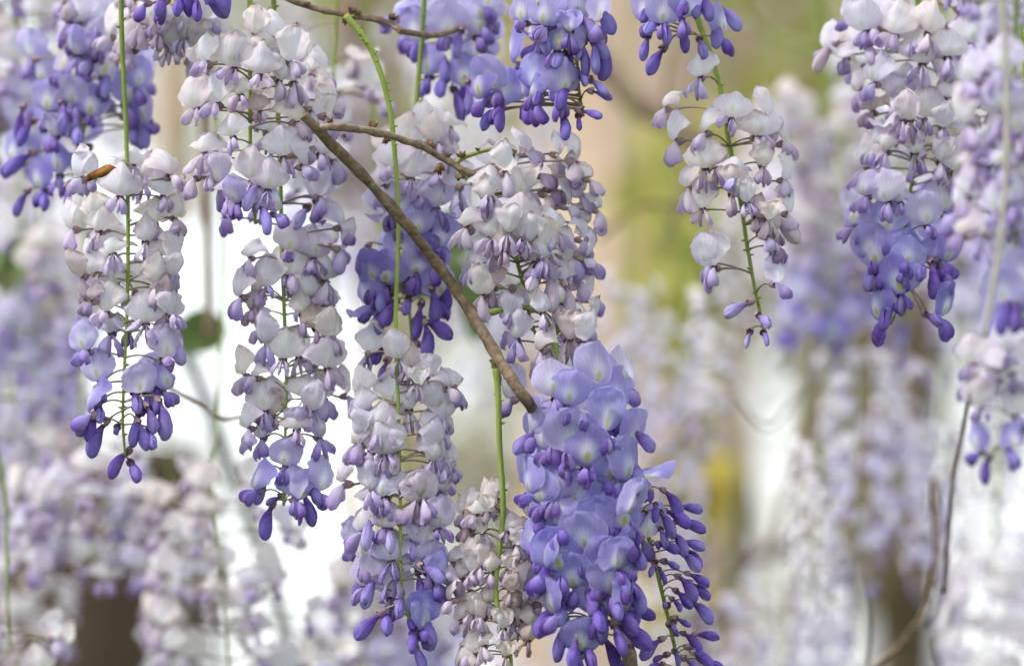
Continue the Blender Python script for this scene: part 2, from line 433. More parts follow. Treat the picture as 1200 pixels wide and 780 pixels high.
TOPS = []
class Raceme:
    def __init__(s, label, axis_px, Y, fade, group='wisteria racemes in flower', rtop=1.25, rbot=0.5, R=70, seed=0, rach='rachis', size=1.0, dip=18, name='wisteria_raceme', scars=True, tint=(1, 1, 1), front=False, flat=None):
        s.tint = tint; s.bulge = .36 if front else .85; s.flat = flat
        s.rn = random.Random(seed); s.Y = Y; s.fade = fade; s.R = R; s.size = size; s.dip = dip; s.seed = seed
        s.zoom = (Y - CAM.y) / (0 - CAM.y)
        # the stem goes on above the picture up to the vine it hangs from
        if axis_px[0][1] < -20:
            x0 = axis_px[0][0]; axis_px = [(x0 + s.rn.uniform(-10, 10), -150 + s.rn.uniform(-12, 12))] + list(axis_px)
        pts = [at(x, y, Y) for x, y in axis_px]
        if front: pts = [p + (CAM - p).normalized() * .007 + Vector((s.rn.uniform(-.0012, .0012), 0, 0)) for p in pts]
        if axis_px[0][1] < -100: TOPS.append(pts[0])
        s.pts = spline(pts, max(24, 8 * len(pts)))
        root = bpy.data.objects.new(name, None); COL.objects.link(root)
        root.empty_display_size = 0.02
        root.location = s.pts[0]; s.root = root
        tag(root, label, 'flower cluster', group)
        n = len(s.pts)
        rad = [lerp(rtop, rbot, i / (n - 1)) * MM for i in range(n)]
        parts = [tube([p - s.pts[0] for p in s.pts], rad, 8, 0.10, seed)]
        if scars:
            L = sum((s.pts[i + 1] - s.pts[i]).length for i in range(n - 1))
            for q in range(int(L / 0.0085)):
                i = s.rn.randrange(n - 1); p = s.pts[i].lerp(s.pts[i + 1], s.rn.random()) - s.pts[0]; a = s.rn.uniform(0, 6.28)
                d = Vector((math.cos(a), math.sin(a), s.rn.uniform(-.2, .5)))
                parts.append(tube([p + d * rad[i] * .6, p + d * (rad[i] + .0005), p + d * (rad[i] + .0013)], [.0006, .00045, .0002], 5))
        v, f, u = merge(parts)
        obj('stem', mesh_from('stem', v, f, [M[rach]], u), root)

    def axis_at_z(s, z):
        best = min(range(len(s.pts)), key=lambda i: abs(s.pts[i].z - z))
        return s.pts[best]

    def flower(s, px, py, kind, yaw=None, fade=None, back=False, size=1.0, pitch=None):
        rn = s.rn
        if kind == 'M' and rn.random() < .14: kind = 'H'
        elif kind == 'O' and rn.random() < .08: kind = 'W'
        q = at(px, py, s.Y)
        ax = s.axis_at_z(q.z)
        dx = q.x - ax.x
        R = s.R * 0.33333 * MM * s.zoom
        if yaw is None:
            lim = max(-1, min(1, dx / (R * 1.05)))
            yw = math.asin(lim) + rn.uniform(-.28, .28) * (2.6 if kind in 'BS' else 1)
            if back: yw = math.pi - yw
        else: yw = math.radians(yaw) + rn.uniform(-.1, .1) * (3.5 if kind in 'BS' else 1)
        depth = math.sqrt(max(0.0, R * R - dx * dx)) * (s.bulge if not back else .85) + rn.uniform(-.004, .004)
        if back: depth = -depth
        q = q + (CAM - q).normalized() * depth
        if pitch is None:
            pt = {'F': rn.uniform(-6, 12), 'M': rn.uniform(-6, 14), 'O': rn.uniform(-12, 16), 'W': rn.uniform(-10, 35), 'H': rn.uniform(10, 45),
                  'B': rn.uniform(8, 58), 'S': rn.uniform(5, 50)}[kind]
            if s.flat and kind in 'BS': pt = rn.uniform(*s.flat)
        else: pt = pitch
        roll = rn.uniform(-.22, .22)
        sz = s.size * size * rn.uniform(.84, 1.08)
        # flower +x points to the camera (-y) at yaw 0, to +x at yaw 90
        rot = Matrix.Rotation(yw - math.pi / 2, 4, 'Z') @ Matrix.Rotation(math.radians(pt), 4, 'Y') @ Matrix.Rotation(roll, 4, 'X')
        c = CENTRE[kind] * MM * sz
        loc = q - (rot.to_3x3() @ c)
        if fade is None: fade = interp(s.fade, py) + rn.uniform(-.11, .11)
        fade = max(0.0, min(1.0, fade))
        mw = Matrix.Translation(loc - s.root.location) @ rot @ Matrix.Scale(sz, 4)
        wv = rn.uniform(-1, 1)           # some flowers creamier, some bluer, a few bruised
        tn = [1 + min(0, wv) * .05, 1 - abs(wv) * .03, 1 - max(0, wv) * .10]
        if kind == 'W' and rn.random() < .25: tn = [tn[0] * .82, tn[1] * .74, tn[2] * .70]
        tc = (*(a * b for a, b in zip(tn, s.tint)), fade)
        isbud = kind in 'BS'
        fl = obj('flower_bud' if isbud else 'flower', LIB['calyx'][0], s.root, mw=mw)
        if kind == 'S': pass
        def sub(name, key):
            o = obj(name, rn.choice(LIB[key]), fl); o.color = tc
            return o
        if isbud:
            o = sub('petal_hood', 'bud_' + kind)
        else:
            b = sub('banner_petal', 'banner_' + kind)
            k = 'F' if kind in 'FMH' else 'O'
            i = rn.randrange(4)
            for nm in 'lr':
                w = obj('wing_petal', LIB['wing_' + k + nm][i], fl); w.color = tc
                sg = 1 if nm == 'l' else -1; op = abs(rn.gauss(0, .16 if k == 'F' else .26))
                w.rotation_euler = (sg * rn.uniform(-.1, .35 if k == 'O' else .12), rn.uniform(-.14, .14), sg * op)
                w.scale = (rn.uniform(.82, 1.12), rn.uniform(.85, 1.15), rn.uniform(.8, 1.15))
            w = obj('keel_petal', LIB['keel_' + k][i], fl); w.color = tc
        # pedicel from the stem to the calyx, drawn in the flower frame
        end_w = loc + rot.to_3x3() @ Vector((-2.8 * MM * sz, 0, 0))
        up = rn.uniform(0.2, 1.0) * s.dip * 0.33333 * MM
        st = s.axis_at_z(end_w.z - 0.002 + up * rn.uniform(-.4, 1.0))
        mid = st.lerp(end_w, 0.55) + Vector((0, 0, rn.uniform(.0005, .0035)))
        inv = (Matrix.Translation(loc) @ rot @ Matrix.Scale(sz, 4)).inverted()
        P = [inv @ ((1 - t) ** 2 * st + 2 * t * (1 - t) * mid + t * t * end_w) for t in (0, .2, .4, .6, .8, 1)]
        v, f, u = tube(P, [.00052, .00042, .00038, .00038, .00042, .0005], 5)
        obj('pedicel', mesh_from('pedicel', v, f, [M['pedicel']], u), fl)
        return fl

    def put(s, origin, z, items, default='O'):
        """items: (zoomed x, zoomed y, kind?, yaw?) read off an enlarged crop at origin, z times enlarged"""
        for it in items:
            x = origin[0] + it[0] / z; y = origin[1] + it[1] / z
            k = it[2] if len(it) > 2 else default
            yaw = it[3] if len(it) > 3 else None
            s.flower(x, y, k, yaw)

    def fill(s, n, y0, y1, kinds, back=0.75, rx=1.0):
        """flowers on the far side of the stem and between the listed ones"""
        for i in range(n):
            py = lerp(y0, y1, (i + s.rn.random()) / n)
            k = kinds(py, s.rn) if callable(kinds) else s.rn.choice(kinds)
            ax = s.axis_at_z(at(600, py, s.Y).z)
            pxc = 600 + (ax.x / ((s.Y - CAM.y))) / K * 1.0
            px = pxc + s.rn.uniform(-1, 1) * s.R * rx
            s.flower(px, py, k, back=s.rn.random() < back)

# ================================================================== OBJECTS
exec_after = []
Z1 = 2.6
# ---- raceme over the pale gap, faded top and violet tip
r = Raceme('raceme with white upper flowers, violet tip and a curled brown dead petal', [(143, -40), (143, 50), (148, 150), (149, 260), (147, 360), (147, 480), (150, 535)], 0.0,
           [(190, 1.0), (350, .92), (385, .5), (430, .35), (470, .15), (560, .05)], seed=1, R=66, front=True)
r.put((0, 0), Z1, [(370, 555), (515, 485), (240, 500), (505, 560), (210, 660), (300, 665), (480, 640), (550, 630), (490, 745), (410, 460), (430, 585, 'W'), (270, 570, 'W'), (335, 730)])
r.put((0, 280), Z1, [(270, 65), (345, 100), (495, 95), (540, 35), (240, 150), (260, 215, 'W'), (445, 215), (530, 145), (525, 195), (330, 245), (515, 235), (255, 300),
                     (385, 300, 'M'), (285, 385, 'M'), (510, 310, 'M'), (425, 420, 'M'), (515, 410, 'M'), (262, 470, 'M', -80), (480, 170, 'W'), (440, 40, 'W'),
                     (305, 470, 'B'), (305, 525, 'B'), (275, 560, 'B'), (285, 602, 'B', -70), (415, 490, 'B'), (480, 480, 'B'), (465, 550, 'B'), (510, 540, 'B'), (355, 580, 'S'),
                     (355, 670, 'B', -50), (410, 705, 'B', 30), (412, 572, 'B'), (462, 612, 'B'), (440, 600, 'B', 80)])
r.fill(6, 190, 400, ['O', 'O', 'O']); r.fill(3, 390, 470, ['M', 'B'])

# ---- white raceme at the top of the brown branch
r = Raceme('dense chalky white raceme hanging in front of the cut end of the brown branch', [(294, -40), (293, 60), (293, 140), (294, 220), (300, 262)], -0.015,
           [(0, 1.0), (190, .95), (225, .55), (260, .25)], seed=2, R=78)
r.put((200, 0), Z1, [(320, 70), (105, 150), (190, 160), (255, 140), (370, 140), (140, 270), (70, 285), (210, 245), (275, 185), (375, 205), (470, 180), (340, 275), (390, 325),
                     (180, 380), (100, 420), (270, 360), (345, 440), (410, 410), (250, 510), (120, 500), (180, 540), (490, 310), (485, 255), (440, 370), (330, 600, 'M', 40),
                     (290, 655, 'B', 10), (245, 590, 'B'), (205, 650, 'W'), (155, 590, 'W'), (300, 540), (60, 500), (300, 110), (230, 95)])
r.fill(7, 30, 215, ['O', 'O', 'O'])

# ---- long mauve-white raceme below it
r = Raceme('long mauve and white raceme on a straight green stalk, ending in blue-violet flowers', [(318, -40), (322, 60), (331, 180), (334, 300), (333, 440), (335, 540), (334, 592)], 0.012,
           [(180, .85), (260, .55), (310, .85), (500, .85), (525, .5), (560, .3), (620, .12)], seed=3, R=74, front=True)
r.put((200, 0), Z1, [(440, 740, 'M'), (520, 650), (470, 560), (460, 500, 'W'), (395, 665, 'B'), (450, 645, 'W'), (370, 720, 'M'), (540, 720), (500, 440)])
r.put((200, 280), Z1, [(195, 135), (240, 240), (345, 325), (210, 380), (220, 540), (300, 480), (410, 445), (480, 80), (485, 165), (500, 225), (495, 265), (480, 350), (500, 400, 'W'),
                       (480, 515), (380, 540), (350, 645, 'M'), (470, 635, 'W'), (250, 715, 'M', -55), (470, 715, 'M', 55), (380, 735, 'M'), (230, 20), (370, 60, 'M'), (440, 20), (290, 105),
                       (262, 190, 'W'), (240, 440, 'W'), (430, 190, 'W'), (410, 260, 'W'), (300, 560, 'W'), (440, 560, 'W'), (260, 300, 'W'), (280, 350, 'W'), (370, 130, 'B'), (450, 300, 'W'),
                       (395, 380, 'W'), (380, 610, 'W'), (270, 640, 'W')])
r.put((200, 480), Z1, [(275, 245, 'B', -40), (440, 255, 'B', 40), (345, 205, 'S', 5), (425, 300, 'B', 60), (285, 335, 'B', -40), (410, 230, 'M', 60), (310, 275, 'S', -30)])
r.fill(8, 190, 500, ['O', 'O', 'O'])

# ---- violet raceme behind the branch
r = Raceme('violet raceme with a white top and dark dangling buds, hanging behind the brown branch', [(500, -60), (490, 100), (480, 220), (478, 320), (484, 420)], 0.035,
           [(130, 1.0), (210, .75), (250, .35), (330, .12), (440, .0)], seed=4, R=72)
r.put((440, 0), Z1, [(160, 370), (100, 400), (190, 400), (50, 470), (110, 500), (200, 490), (190, 590), (30, 590), (150, 560), (230, 350), (10, 530), (215, 440), (80, 620, 'M'), (140, 660, 'M'), (30, 680, 'M'), (200, 700, 'M')])
r.put((440, 280), Z1, [(-10, 80, 'F'), (30, 90, 'F'), (130, 60, 'F'), (190, 30, 'F'), (200, 130, 'F'), (80, 20, 'F'), (20, 175, 'B'), (125, 135, 'B'), (190, 195, 'B'), (220, 160, 'B'), (40, 215, 'B'),
                       (95, 205, 'B'), (130, 240, 'B'), (195, 265, 'B', 70), (170, 300, 'B', 60), (15, 250, 'B'), (155, 340, 'S', 60), (10, 350, 'S', -60), (90, 320, 'S'), (-40, 150, 'F', -50)])
r.put((200, 280), Z1, [(630, 95, 'F'), (640, 175, 'B'), (600, 260, 'H', -40), (625, 350, 'S', -70), (660, 225, 'B'), (645, 400, 'S', -60), (580, 60, 'B', -60)])
r.fill(10, 140, 330, lambda y, rn: 'O' if y < 220 else rn.choice('FM'))

# ---- long raceme carried by the green stalk from the top twig
r = Raceme('raceme on the long bare green stalk from the top twig, pale above, violet tip', [(404, 18), (425, 45), (440, 75), (452, 120), (460, 170), (464, 260), (467, 380), (467, 480), (466, 600), (470, 690), (488, 760)], -0.008,
           [(380, .92), (560, .85), (620, .62), (660, .45), (700, .15), (780, .05)], seed=5, R=72, rtop=1.35, front=True)
r.put((380, 480), Z1, [(175, 100), (175, 230), (95, 310, 'M', -50), (180, 320), (105, 410, 'M', -45), (125, 485, 'M', -30), (215, 460), (215, 520, 'M', 5), (320, 455), (290, 240), (310, 365), (345, 100),
                       (390, 130), (370, 215), (350, 320), (365, 250, 'W'), (90, 110, 'W'), (130, 150, 'W'), (215, 160, 'B', 0), (200, 395, 'B', 0), (290, 300, 'W'), (140, 270, 'W'), (280, 430, 'W'),
                       (135, 560, 'B', -40), (230, 600, 'B', 10), (190, 645, 'B', -10), (128, 662, 'B', -70), (295, 535, 'B', 20), (335, 500, 'B', 50), (320, 625, 'M', 60), (320, 660, 'B', 50), (270, 690, 'B', 5),
                       (290, 740, 'B', 20), (265, 640, 'B', 0), (130, 365, 'B', -30), (350, 560, 'W')])
r.put((440, 280), Z1, [(225, 415, 'O', 60), (190, 480), (215, 510), (190, 600, 'O', 50), (205, 650), (35, 520), (30, 620), (30, 740), (140, 740), (160, 450, 'W'), (100, 420, 'W'), (110, 550, 'W'), (180, 700, 'W')])
r.put((200, 280), Z1, [(640, 530), (660, 600), (575, 445), (560, 490, 'W'), (590, 560, 'W'), (700, 400, 'W'), (560, 660, 'W'), (750, 470, 'W')])
r.fill(10, 395, 660, ['O', 'O', 'O']); r.fill(3, 650, 720, ['M', 'B'])

# ---- pale raceme hanging from the end of the side twig
r = Raceme('crowded pale raceme hanging from the tip of the brown side twig above the blue-violet cluster', [(548, 203), (575, 232), (597, 275), (612, 330), (625, 385), (648, 420)], 0.0,
           [(140, .97), (300, .93), (420, .88)], seed=6, R=72)
r.put((440, 0), Z1, [(465, 420), (400, 480), (350, 540), (340, 640), (440, 555), (500, 480), (530, 550), (600, 510), (620, 450), (590, 590), (450, 645), (360, 680), (550, 660), (510, 720), (400, 740, 'W'),
                     (640, 690), (650, 750), (640, 540), (660, 510), (480, 600, 'W'), (560, 600, 'W'), (660, 640), (600, 740), (570, 440), (690, 600)])
r.put((440, 280), Z1, [(555, 85, 'M', 5), (630, 80), (650, 140), (660, 225), (610, 295), (660, 30), (480, 130, 'B'), (500, 90, 'W'), (545, 155, 'B'), (600, 185, 'B'), (345, 170, 'W'), (285, 80, 'W', -70), (280, 45, 'O', -70),
                       (320, 130, 'O'), (400, 290, 'W'), (420, 330, 'W'), (485, 375, 'O', -60), (410, 250, 'W'), (590, 30), (520, 20), (470, 40, 'W'), (570, 230, 'W'), (520, 250, 'W'), (590, 340, 'W'), (640, 350, 'W')])
r.put((440, 280), Z1, [(430, 30, 'W'), (380, 60, 'W'), (360, 20, 'W')])
r.fill(8, 170, 390, ['O', 'O', 'O'], rx=.8)

# ---- the big blue-violet cluster
r = Raceme('big dense blue-violet raceme of round open flowers with yellow throats', [(640, 372), (655, 420), (675, 480), (685, 560), (690, 660), (692, 760), (694, 815)], -0.02,
           [(400, .52), (470, .36), (560, .22), (660, .12), (760, .03)], seed=7, R=84, size=1.13)
r.put((600, 400), 4.875, [(235, 205, 'F'), (340, 255, 'F'), (430, 335, 'F'), (515, 130, 'F'), (570, 380, 'F'), (635, 270, 'F'), (665, 140, 'F'), (220, 430, 'F'), (75, 430, 'F', -60), (335, 500, 'F'),
                          (440, 590, 'F'), (565, 670, 'F'), (700, 500, 'F', 65)], 'F')
r.put((580, 480), Z1, [(140, 150, 'F', -35), (120, 250, 'F', -50), (185, 205, 'F'), (245, 235, 'F'), (175, 285, 'F'), (310, 310, 'F'), (265, 360, 'F'), (185, 430, 'F'), (240, 480, 'F'), (345, 445, 'F'), (320, 550, 'F'),
                       (215, 60, 'F'), (280, 112, 'F'), (355, 158, 'F'), (100, 200, 'F', -60), (150, 60, 'F', -40), (415, 255, 'F', 55), (360, 250, 'F', 20), (110, 330, 'F', -60), (410, 150, 'F', 50), (395, 330, 'F', 45), (400, 555, 'F', 60), (165, 560, 'F', -70), (125, 420, 'F', -70), (410, 420, 'F', 60), (150, 640, 'B', -60), (150, 500, 'B', -50),
                       (455, 95, 'B', 70), (430, 195, 'B', 60), (205, 620, 'B', -20), (200, 695, 'B', -20), (315, 635, 'B', 10), (262, 680, 'M', -5), (240, 745, 'B', -20), (290, 755, 'B', 10),
                       (405, 640, 'B', 50), (430, 680, 'B', 70), (440, 555, 'B', 70), (395, 510, 'B', 50), (370, 600, 'B', 30), (350, 372, 'B', 70), (430, 430, 'B', 50), (410, 610, 'B', 60), (380, 700, 'B', 30), (90, 95, 'B', -60)])
r.fill(13, 420, 700, ['F', 'F', 'M']); r.fill(7, 690, 790, ['B']); r.fill(9, 450, 690, ['F'], .5, .8)

# ---- raceme still in bud
r = Raceme('slender raceme still in small dark violet buds beside the big blue-violet cluster', [(700, 500), (722, 545), (738, 572), (757, 618), (775, 690), (790, 755), (797, 800)], -0.005,
           [(560, .12), (800, .0)], seed=8, R=60, rtop=1.2, rbot=.7, size=.80, dip=8, flat=(-14, 26))
r.put((580, 480), Z1, [(550, 270, 'B', 75), (600, 300, 'B', 80), (490, 300, 'B', 20), (560, 315, 'B', 65), (600, 342, 'B', 75), (530, 335, 'B', 40), (515, 385, 'B', 30), (570, 395, 'B', 60), (605, 405, 'B', 75), (535, 420, 'B', 40),
                       (600, 455, 'B', 70), (480, 480, 'S', 0), (540, 470, 'S', 50), (510, 500, 'S', 10), (595, 530, 'B', 60), (625, 515, 'B', 75), (630, 550, 'B', 70), (580, 575, 'B', 40), (635, 600, 'B', 75), (520, 595, 'S', 0),
                       (545, 660, 'S', 10), (575, 645, 'S', 50), (605, 697, 'B', 60), (650, 685, 'B', 75), (640, 755, 'B', 70), (555, 750, 'S', 10), (500, 755, 'S', -50), (445, 330, 'B', -40), (625, 738, 'B', 60), (670, 775, 'B', 75),
                       (610, 440, 'B', 70), (470, 722, 'B', -60), (490, 775, 'S', -50), (440, 240, 'S', -50), (600, 770, 'S', 50)], 'B')
r.fill(4, 590, 780, ['S', 'B', 'S'], rx=.6)

# ---- withered raceme on the thin green stalk from the branch end
r = Raceme('withered mauve-brown raceme on the thorny green stalk below the branch end', [(581, 432), (585, 465), (588, 520), (587, 600), (585, 680), (586, 725), (594, 760), (603, 790)], -0.012,
           [(570, 1.0), (790, 1.0)], seed=9, R=58, size=.80, rtop=1.35, rbot=.7, tint=(1, .97, .94), front=True)
r.put((380, 480), Z1, [(460, 285), (530, 290), (600, 380), (440, 325, 'W'), (490, 330, 'W'), (400, 480), (430, 440), (375, 545), (400, 610), (470, 590), (445, 645, 'W'), (430, 705), (430, 765), (480, 740, 'W'),
                       (495, 610, 'W'), (565, 510, 'W'), (620, 500), (600, 580, 'W'), (640, 570), (630, 680, 'W'), (620, 730, 'W'), (570, 580, 'W'), (540, 690, 'W'), (545, 775, 'W'), (560, 440), (480, 400, 'W'), (450, 520, 'W'),
                       (510, 470, 'W'), (560, 340, 'O'), (630, 450, 'W'), (580, 660, 'W'), (420, 380, 'W'), (500, 520, 'W'), (480, 660, 'W'), (380, 430, 'O')], 'O')
r.fill(16, 590, 770, ['W', 'O', 'W'], rx=.9)

# ---- the racemes at the top edge
r = Raceme('violet raceme hanging above the side twig, slightly soft, with drooping pods', [(545, -70), (542, -20), (538, 40), (534, 90)], 0.06,
           [(-40, .6), (20, .4), (70, .22), (130, .05)], seed=10, R=70)
r.put((440, 0), Z1, [(220, 50, 'F'), (120, 70, 'F', -40), (150, 180, 'F', -40), (270, 215, 'F'), (330, 60, 'M', 30), (320, 20, 'M'), (60, 10, 'O'), (210, 190, 'B'), (148, 262, 'B', -30), (200, 262, 'B', -10), (255, 300, 'B', 5), (290, 290, 'B', 20),
                     (250, 135, 'B'), (180, 0, 'M'), (360, 10, 'M'), (130, 130, 'B')])
r.fill(7, -40, 60, ['M', 'F', 'O'])
r = Raceme('violet raceme with a tail of dark buds hanging above the crowded pale raceme', [(648, -60), (655, -10), (668, 22), (675, 60), (678, 100), (684, 136)], -0.004,
           [(-40, .5), (40, .3), (90, .2), (120, .05)], seed=11, R=66)
r.put((440, 0), Z1, [(395, 135, 'F'), (345, 210, 'F', -40), (380, 262, 'F', -20), (485, 222, 'F'), (310, 240, 'F', -60), (490, 130, 'H', -30), (440, 20, 'M'), (560, 100, 'M'), (580, 240, 'M', 30), (497, 292, 'B', 0), (375, 335, 'B', -20),
                     (580, 372, 'B', 10), (600, 35, 'B'), (655, 70, 'B', 50), (705, 55, 'B', 70), (680, 130, 'B', 60), (710, 180, 'B', 75), (640, 175, 'B', 40), (625, 150, 'S'), (560, 180, 'B', -20), (590, 195, 'B', -10),
                     (630, 230, 'S', 20), (680, 260, 'S', 70), (690, 285, 'S', 70), (660, 345, 'S', 60), (550, 270, 'B', -30), (570, 290, 'B', -20), (620, 370, 'S', 10), (450, 330, 'W'), (480, 340, 'W'), (345, 345, 'B', -40), (700, 10, 'F', 60),
                     (560, 10, 'B'), (510, 60, 'W'), (620, 10, 'M'), (520, 20, 'M'), (590, 130, 'W')])
r.fill(9, -40, 80, ['M', 'F', 'B'])
r = Raceme('faded cream raceme peeping over the dry curled petal, with dark pods', [(210, -90), (208, -30), (205, 10), (203, 40)], 0.03, [(-40, 1), (80, 1)], seed=12, R=72)
r.put((0, 0), Z1, [(370, 60), (400, 110), (490, 80), (520, 100), (330, 70), (440, 30), (560, 60), (610, 80, 'W'), (640, 60), (520, 145, 'W'), (590, 190, 'W'), (610, 180, 'W'), (550, 140, 'W'), (480, 130, 'W'), (660, 100, 'W'), (580, 20), (500, 20), (640, 20), (700, 70)])
r.fill(7, -30, 50, ['O', 'W'])
r = Raceme('short violet bud tail dangling over the faded cream raceme', [(225, -80), (222, -30), (220, -5)], -0.02, [(-50, .1), (20, 0)], seed=13, R=60)
r.put((0, 0), Z1, [(490, 8, 'B', -30), (545, 15, 'B', 0), (600, 20, 'B', 10), (660, 10, 'B', 60), (690, -10, 'B', 70), (570, -20, 'B', 0), (630, -15, 'B', 30)])
r.fill(5, -50, -10, ['B', 'F'])
r = Raceme('violet raceme end with drooping pods at the top of the sparse white raceme', [(792, -80), (795, -30), (800, 20), (803, 40)], -0.01, [(-40, .3), (20, .2), (90, .05)], seed=14, R=62)
r.put((700, 0), Z1, [(205, 20, 'F', 0), (390, 55, 'F', 55), (165, 80, 'B', -20), (210, 90, 'B', 0), (145, 150, 'B', -40), (175, 190, 'B', -30), (265, 120, 'B', 10), (320, 150, 'B', 25), (300, 20, 'B', 20), (370, 95, 'B', 60), (130, 10, 'F', -50), (150, 40, 'B', -30),
                     (280, 0, 'F', 20), (335, 10, 'B', 40)])
r.fill(5, -40, 20, ['F', 'B'])

# ---- sparse white raceme
r = Raceme('sparse white raceme with mauve pods strung along a curved green stalk', [(800, -40), (815, 15), (832, 62), (845, 110), (854, 165), (866, 225), (876, 290), (886, 345), (892, 372), (895, 392)], 0.0,
           [(60, .95), (270, .92), (300, .6), (330, .55), (350, .38), (420, .4)], seed=15, R=66, rtop=1.45)
r.put((700, 0), Z1, [(305, 195, 'O', -40), (205, 290, 'O', -75), (220, 385, 'O', -75), (320, 360, 'O', -60), (415, 315, 'O', 0), (530, 310, 'O', 70), (500, 370, 'O', 20), (570, 395, 'O', 65), (320, 475, 'O', -25), (430, 490, 'O', 15), (265, 530, 'O', -70),
                     (510, 540, 'O', 25), (575, 510, 'O', 65), (310, 600, 'O', -30), (590, 610, 'O', 60), (330, 755, 'M', -40), (410, 625, 'O', 0), (500, 440, 'W', 30), (465, 640, 'W', 10), (490, 690, 'W', 30), (550, 730, 'W', 50), (360, 530, 'W'), (420, 560, 'B', 0),
                     (485, 610, 'B', 20), (580, 690, 'B', 60), (530, 700, 'W', 30)])
r.put((700, 280), Z1, [(320, 25, 'M', -50), (555, 85, 'M', 50), (420, 215, 'B', -60), (510, 250, 'B', 40), (460, 300, 'S', -30), (512, 295, 'S', 20), (530, 20, 'W', 40), (560, 40, 'W', 60)])

# ---- tall raceme on the right
r = Raceme('broad raceme with two stalks, pale mauve above and a fan of violet flowers below', [(1072, -60), (1076, 20), (1082, 90), (1078, 160), (1064, 240), (1060, 300), (1064, 335)], 0.03,
           [(-20, .85), (90, .8), (200, .78), (235, .45), (280, .18), (390, .03)], seed=16, R=84)
r.put((900, 0), Z1, [(170, 100, 'M', -60), (165, 165, 'B', -60), (230, 195, 'M', -20), (270, 310, 'O', -60), (330, 420), (290, 470, 'O', -60), (290, 560), (265, 645), (330, 210), (290, 50), (390, 60), (440, 90), (250, 20), (470, 150), (410, 330), (440, 400, 'W'), (385, 115, 'B'), (310, 150, 'B'),
                     (295, 285, 'B', -40), (520, 200, 'B'), (345, 490, 'W'), (300, 360, 'W'), (480, 320), (560, 330, 'W'), (540, 420, 'W'), (580, 480), (620, 540), (360, 660, 'F'), (480, 630, 'F'), (310, 730, 'F'), (430, 740, 'F'), (545, 590, 'M'), (560, 740, 'F'), (600, 660, 'B'), (580, 640, 'B'), (420, 200), (500, 60), (560, 130), (450, 500, 'W'), (530, 520, 'W'), (400, 580, 'O'), (350, 570, 'M')])
r.put((900, 280), Z1, [(320, 30, 'F', -30), (430, 40, 'F', 0), (530, 40, 'F', 30), (395, 108, 'F', -5), (315, 190, 'F', -65), (545, 180, 'F', 65), (310, 105, 'B', -30), (465, 100, 'B', 10), (510, 118, 'B', 20), (545, 110, 'B', 50), (410, 182, 'B', 0), (355, 232, 'B', -20), (507, 245, 'B', 30), (370, 190, 'B', -10)])
r.fill(13, -30, 230, ['O', 'O', 'M', 'O']); r.fill(5, 220, 310, ['F', 'F', 'M'])
# ---- branch
def branch_part(name, px, Y, r0, r1, mat, parent, org, sides=14, wob=.3, n=None, seed=0):
    pts = [at(x, y, Y + (d[0] if d else 0)) for x, y, *d in px]
    sp = spline(pts, n or 12 * len(pts))
    rr = [lerp(r0, r1, i / (len(sp) - 1)) * MM for i in range(len(sp))]
    v, f, u = tube([p - org for p in sp], rr, sides, wob, seed)
    return obj(name, mesh_from(name, v, f, [M[mat]], u), parent), sp

def knob(name, p, d, size, parent, org, mat='scale', seed=0):
    """scaly bud: a cone of overlapping scales"""
    parts = []; rn = random.Random(seed); d = d.normalized()
    prof = [(-.3, .55), (.1, .8), (.45, .75), (.8, .45), (1.15, .12)]
    pts = [p - org + d * (a * size) for a, _ in prof]
    parts.append(tube(pts, [b * size * .75 for _, b in prof], 8, .5, seed))
    side = d.cross(Vector((.2, .9, .3))).normalized()
    for k in range(4):
        a = rn.uniform(0, 6.28); q = (Matrix.Rotation(a, 3, d) @ side)
        b0 = p - org + q * size * .45 + d * size * rn.uniform(-.1, .4)
        parts.append(tube([b0, b0 + (d * .5 + q * .35) * size, b0 + (d * .9 + q * .7) * size], [size * .38, size * .26, size * .04], 6, .2, k))
    v, f, u = merge(parts)
    return obj(name, mesh_from(name, v, f, [M[mat]], u), parent)

bo = at(358, 138, -0.03)
br = bpy.data.objects.new('vine_branch', None); COL.objects.link(br); br.location = bo
tag(br, 'slanting brown woody branch with knobbly side twig and green shoots among the racemes', 'branch')
_, sp = branch_part('woody_stem', [(356, 135, -.04), (372, 152, -.038), (420, 200, -.026), (480, 268, -.010), (540, 348), (575, 405, -.014), (612, 463, -.03), (640, 505, 0), (690, 640, .05), (722, 722, .03), (742, 785), (752, 830)], -0.012, 1.9, 2.7, 'bark', br, bo, 14, .35, 150, 3)
branch_part('side_twig', [(374, 150, -.038), (400, 149, -.034), (440, 155, -.024), (490, 170, -.010), (520, 186), (545, 200), (562, 207)], -0.013, 1.5, 1.25, 'bark', br, bo, 12, .45, 70, 5)
branch_part('green_shoot', [(532, 193), (545, 184), (570, 176), (588, 173), (606, 178)], -0.012, 1.0, .7, 'green_shoot', br, bo, 8, .25, 30, 7)
branch_part('green_shoot', [(538, 196), (545, 205), (556, 216), (566, 232)], -0.012, 1.5, 1.0, 'green_shoot', br, bo, 8, .25, 20, 8)
branch_part('green_shoot', [(557, 369), (575, 366), (600, 360), (625, 362), (645, 374), (655, 390)], -0.015, 1.4, 1.0, 'green_shoot', br, bo, 8, .25, 40, 9)
branch_part('green_shoot', [(578, 420), (582, 432), (584, 452)], -0.010, 1.9, 1.4, 'green_shoot', br, bo, 8, .25, 14, 10)
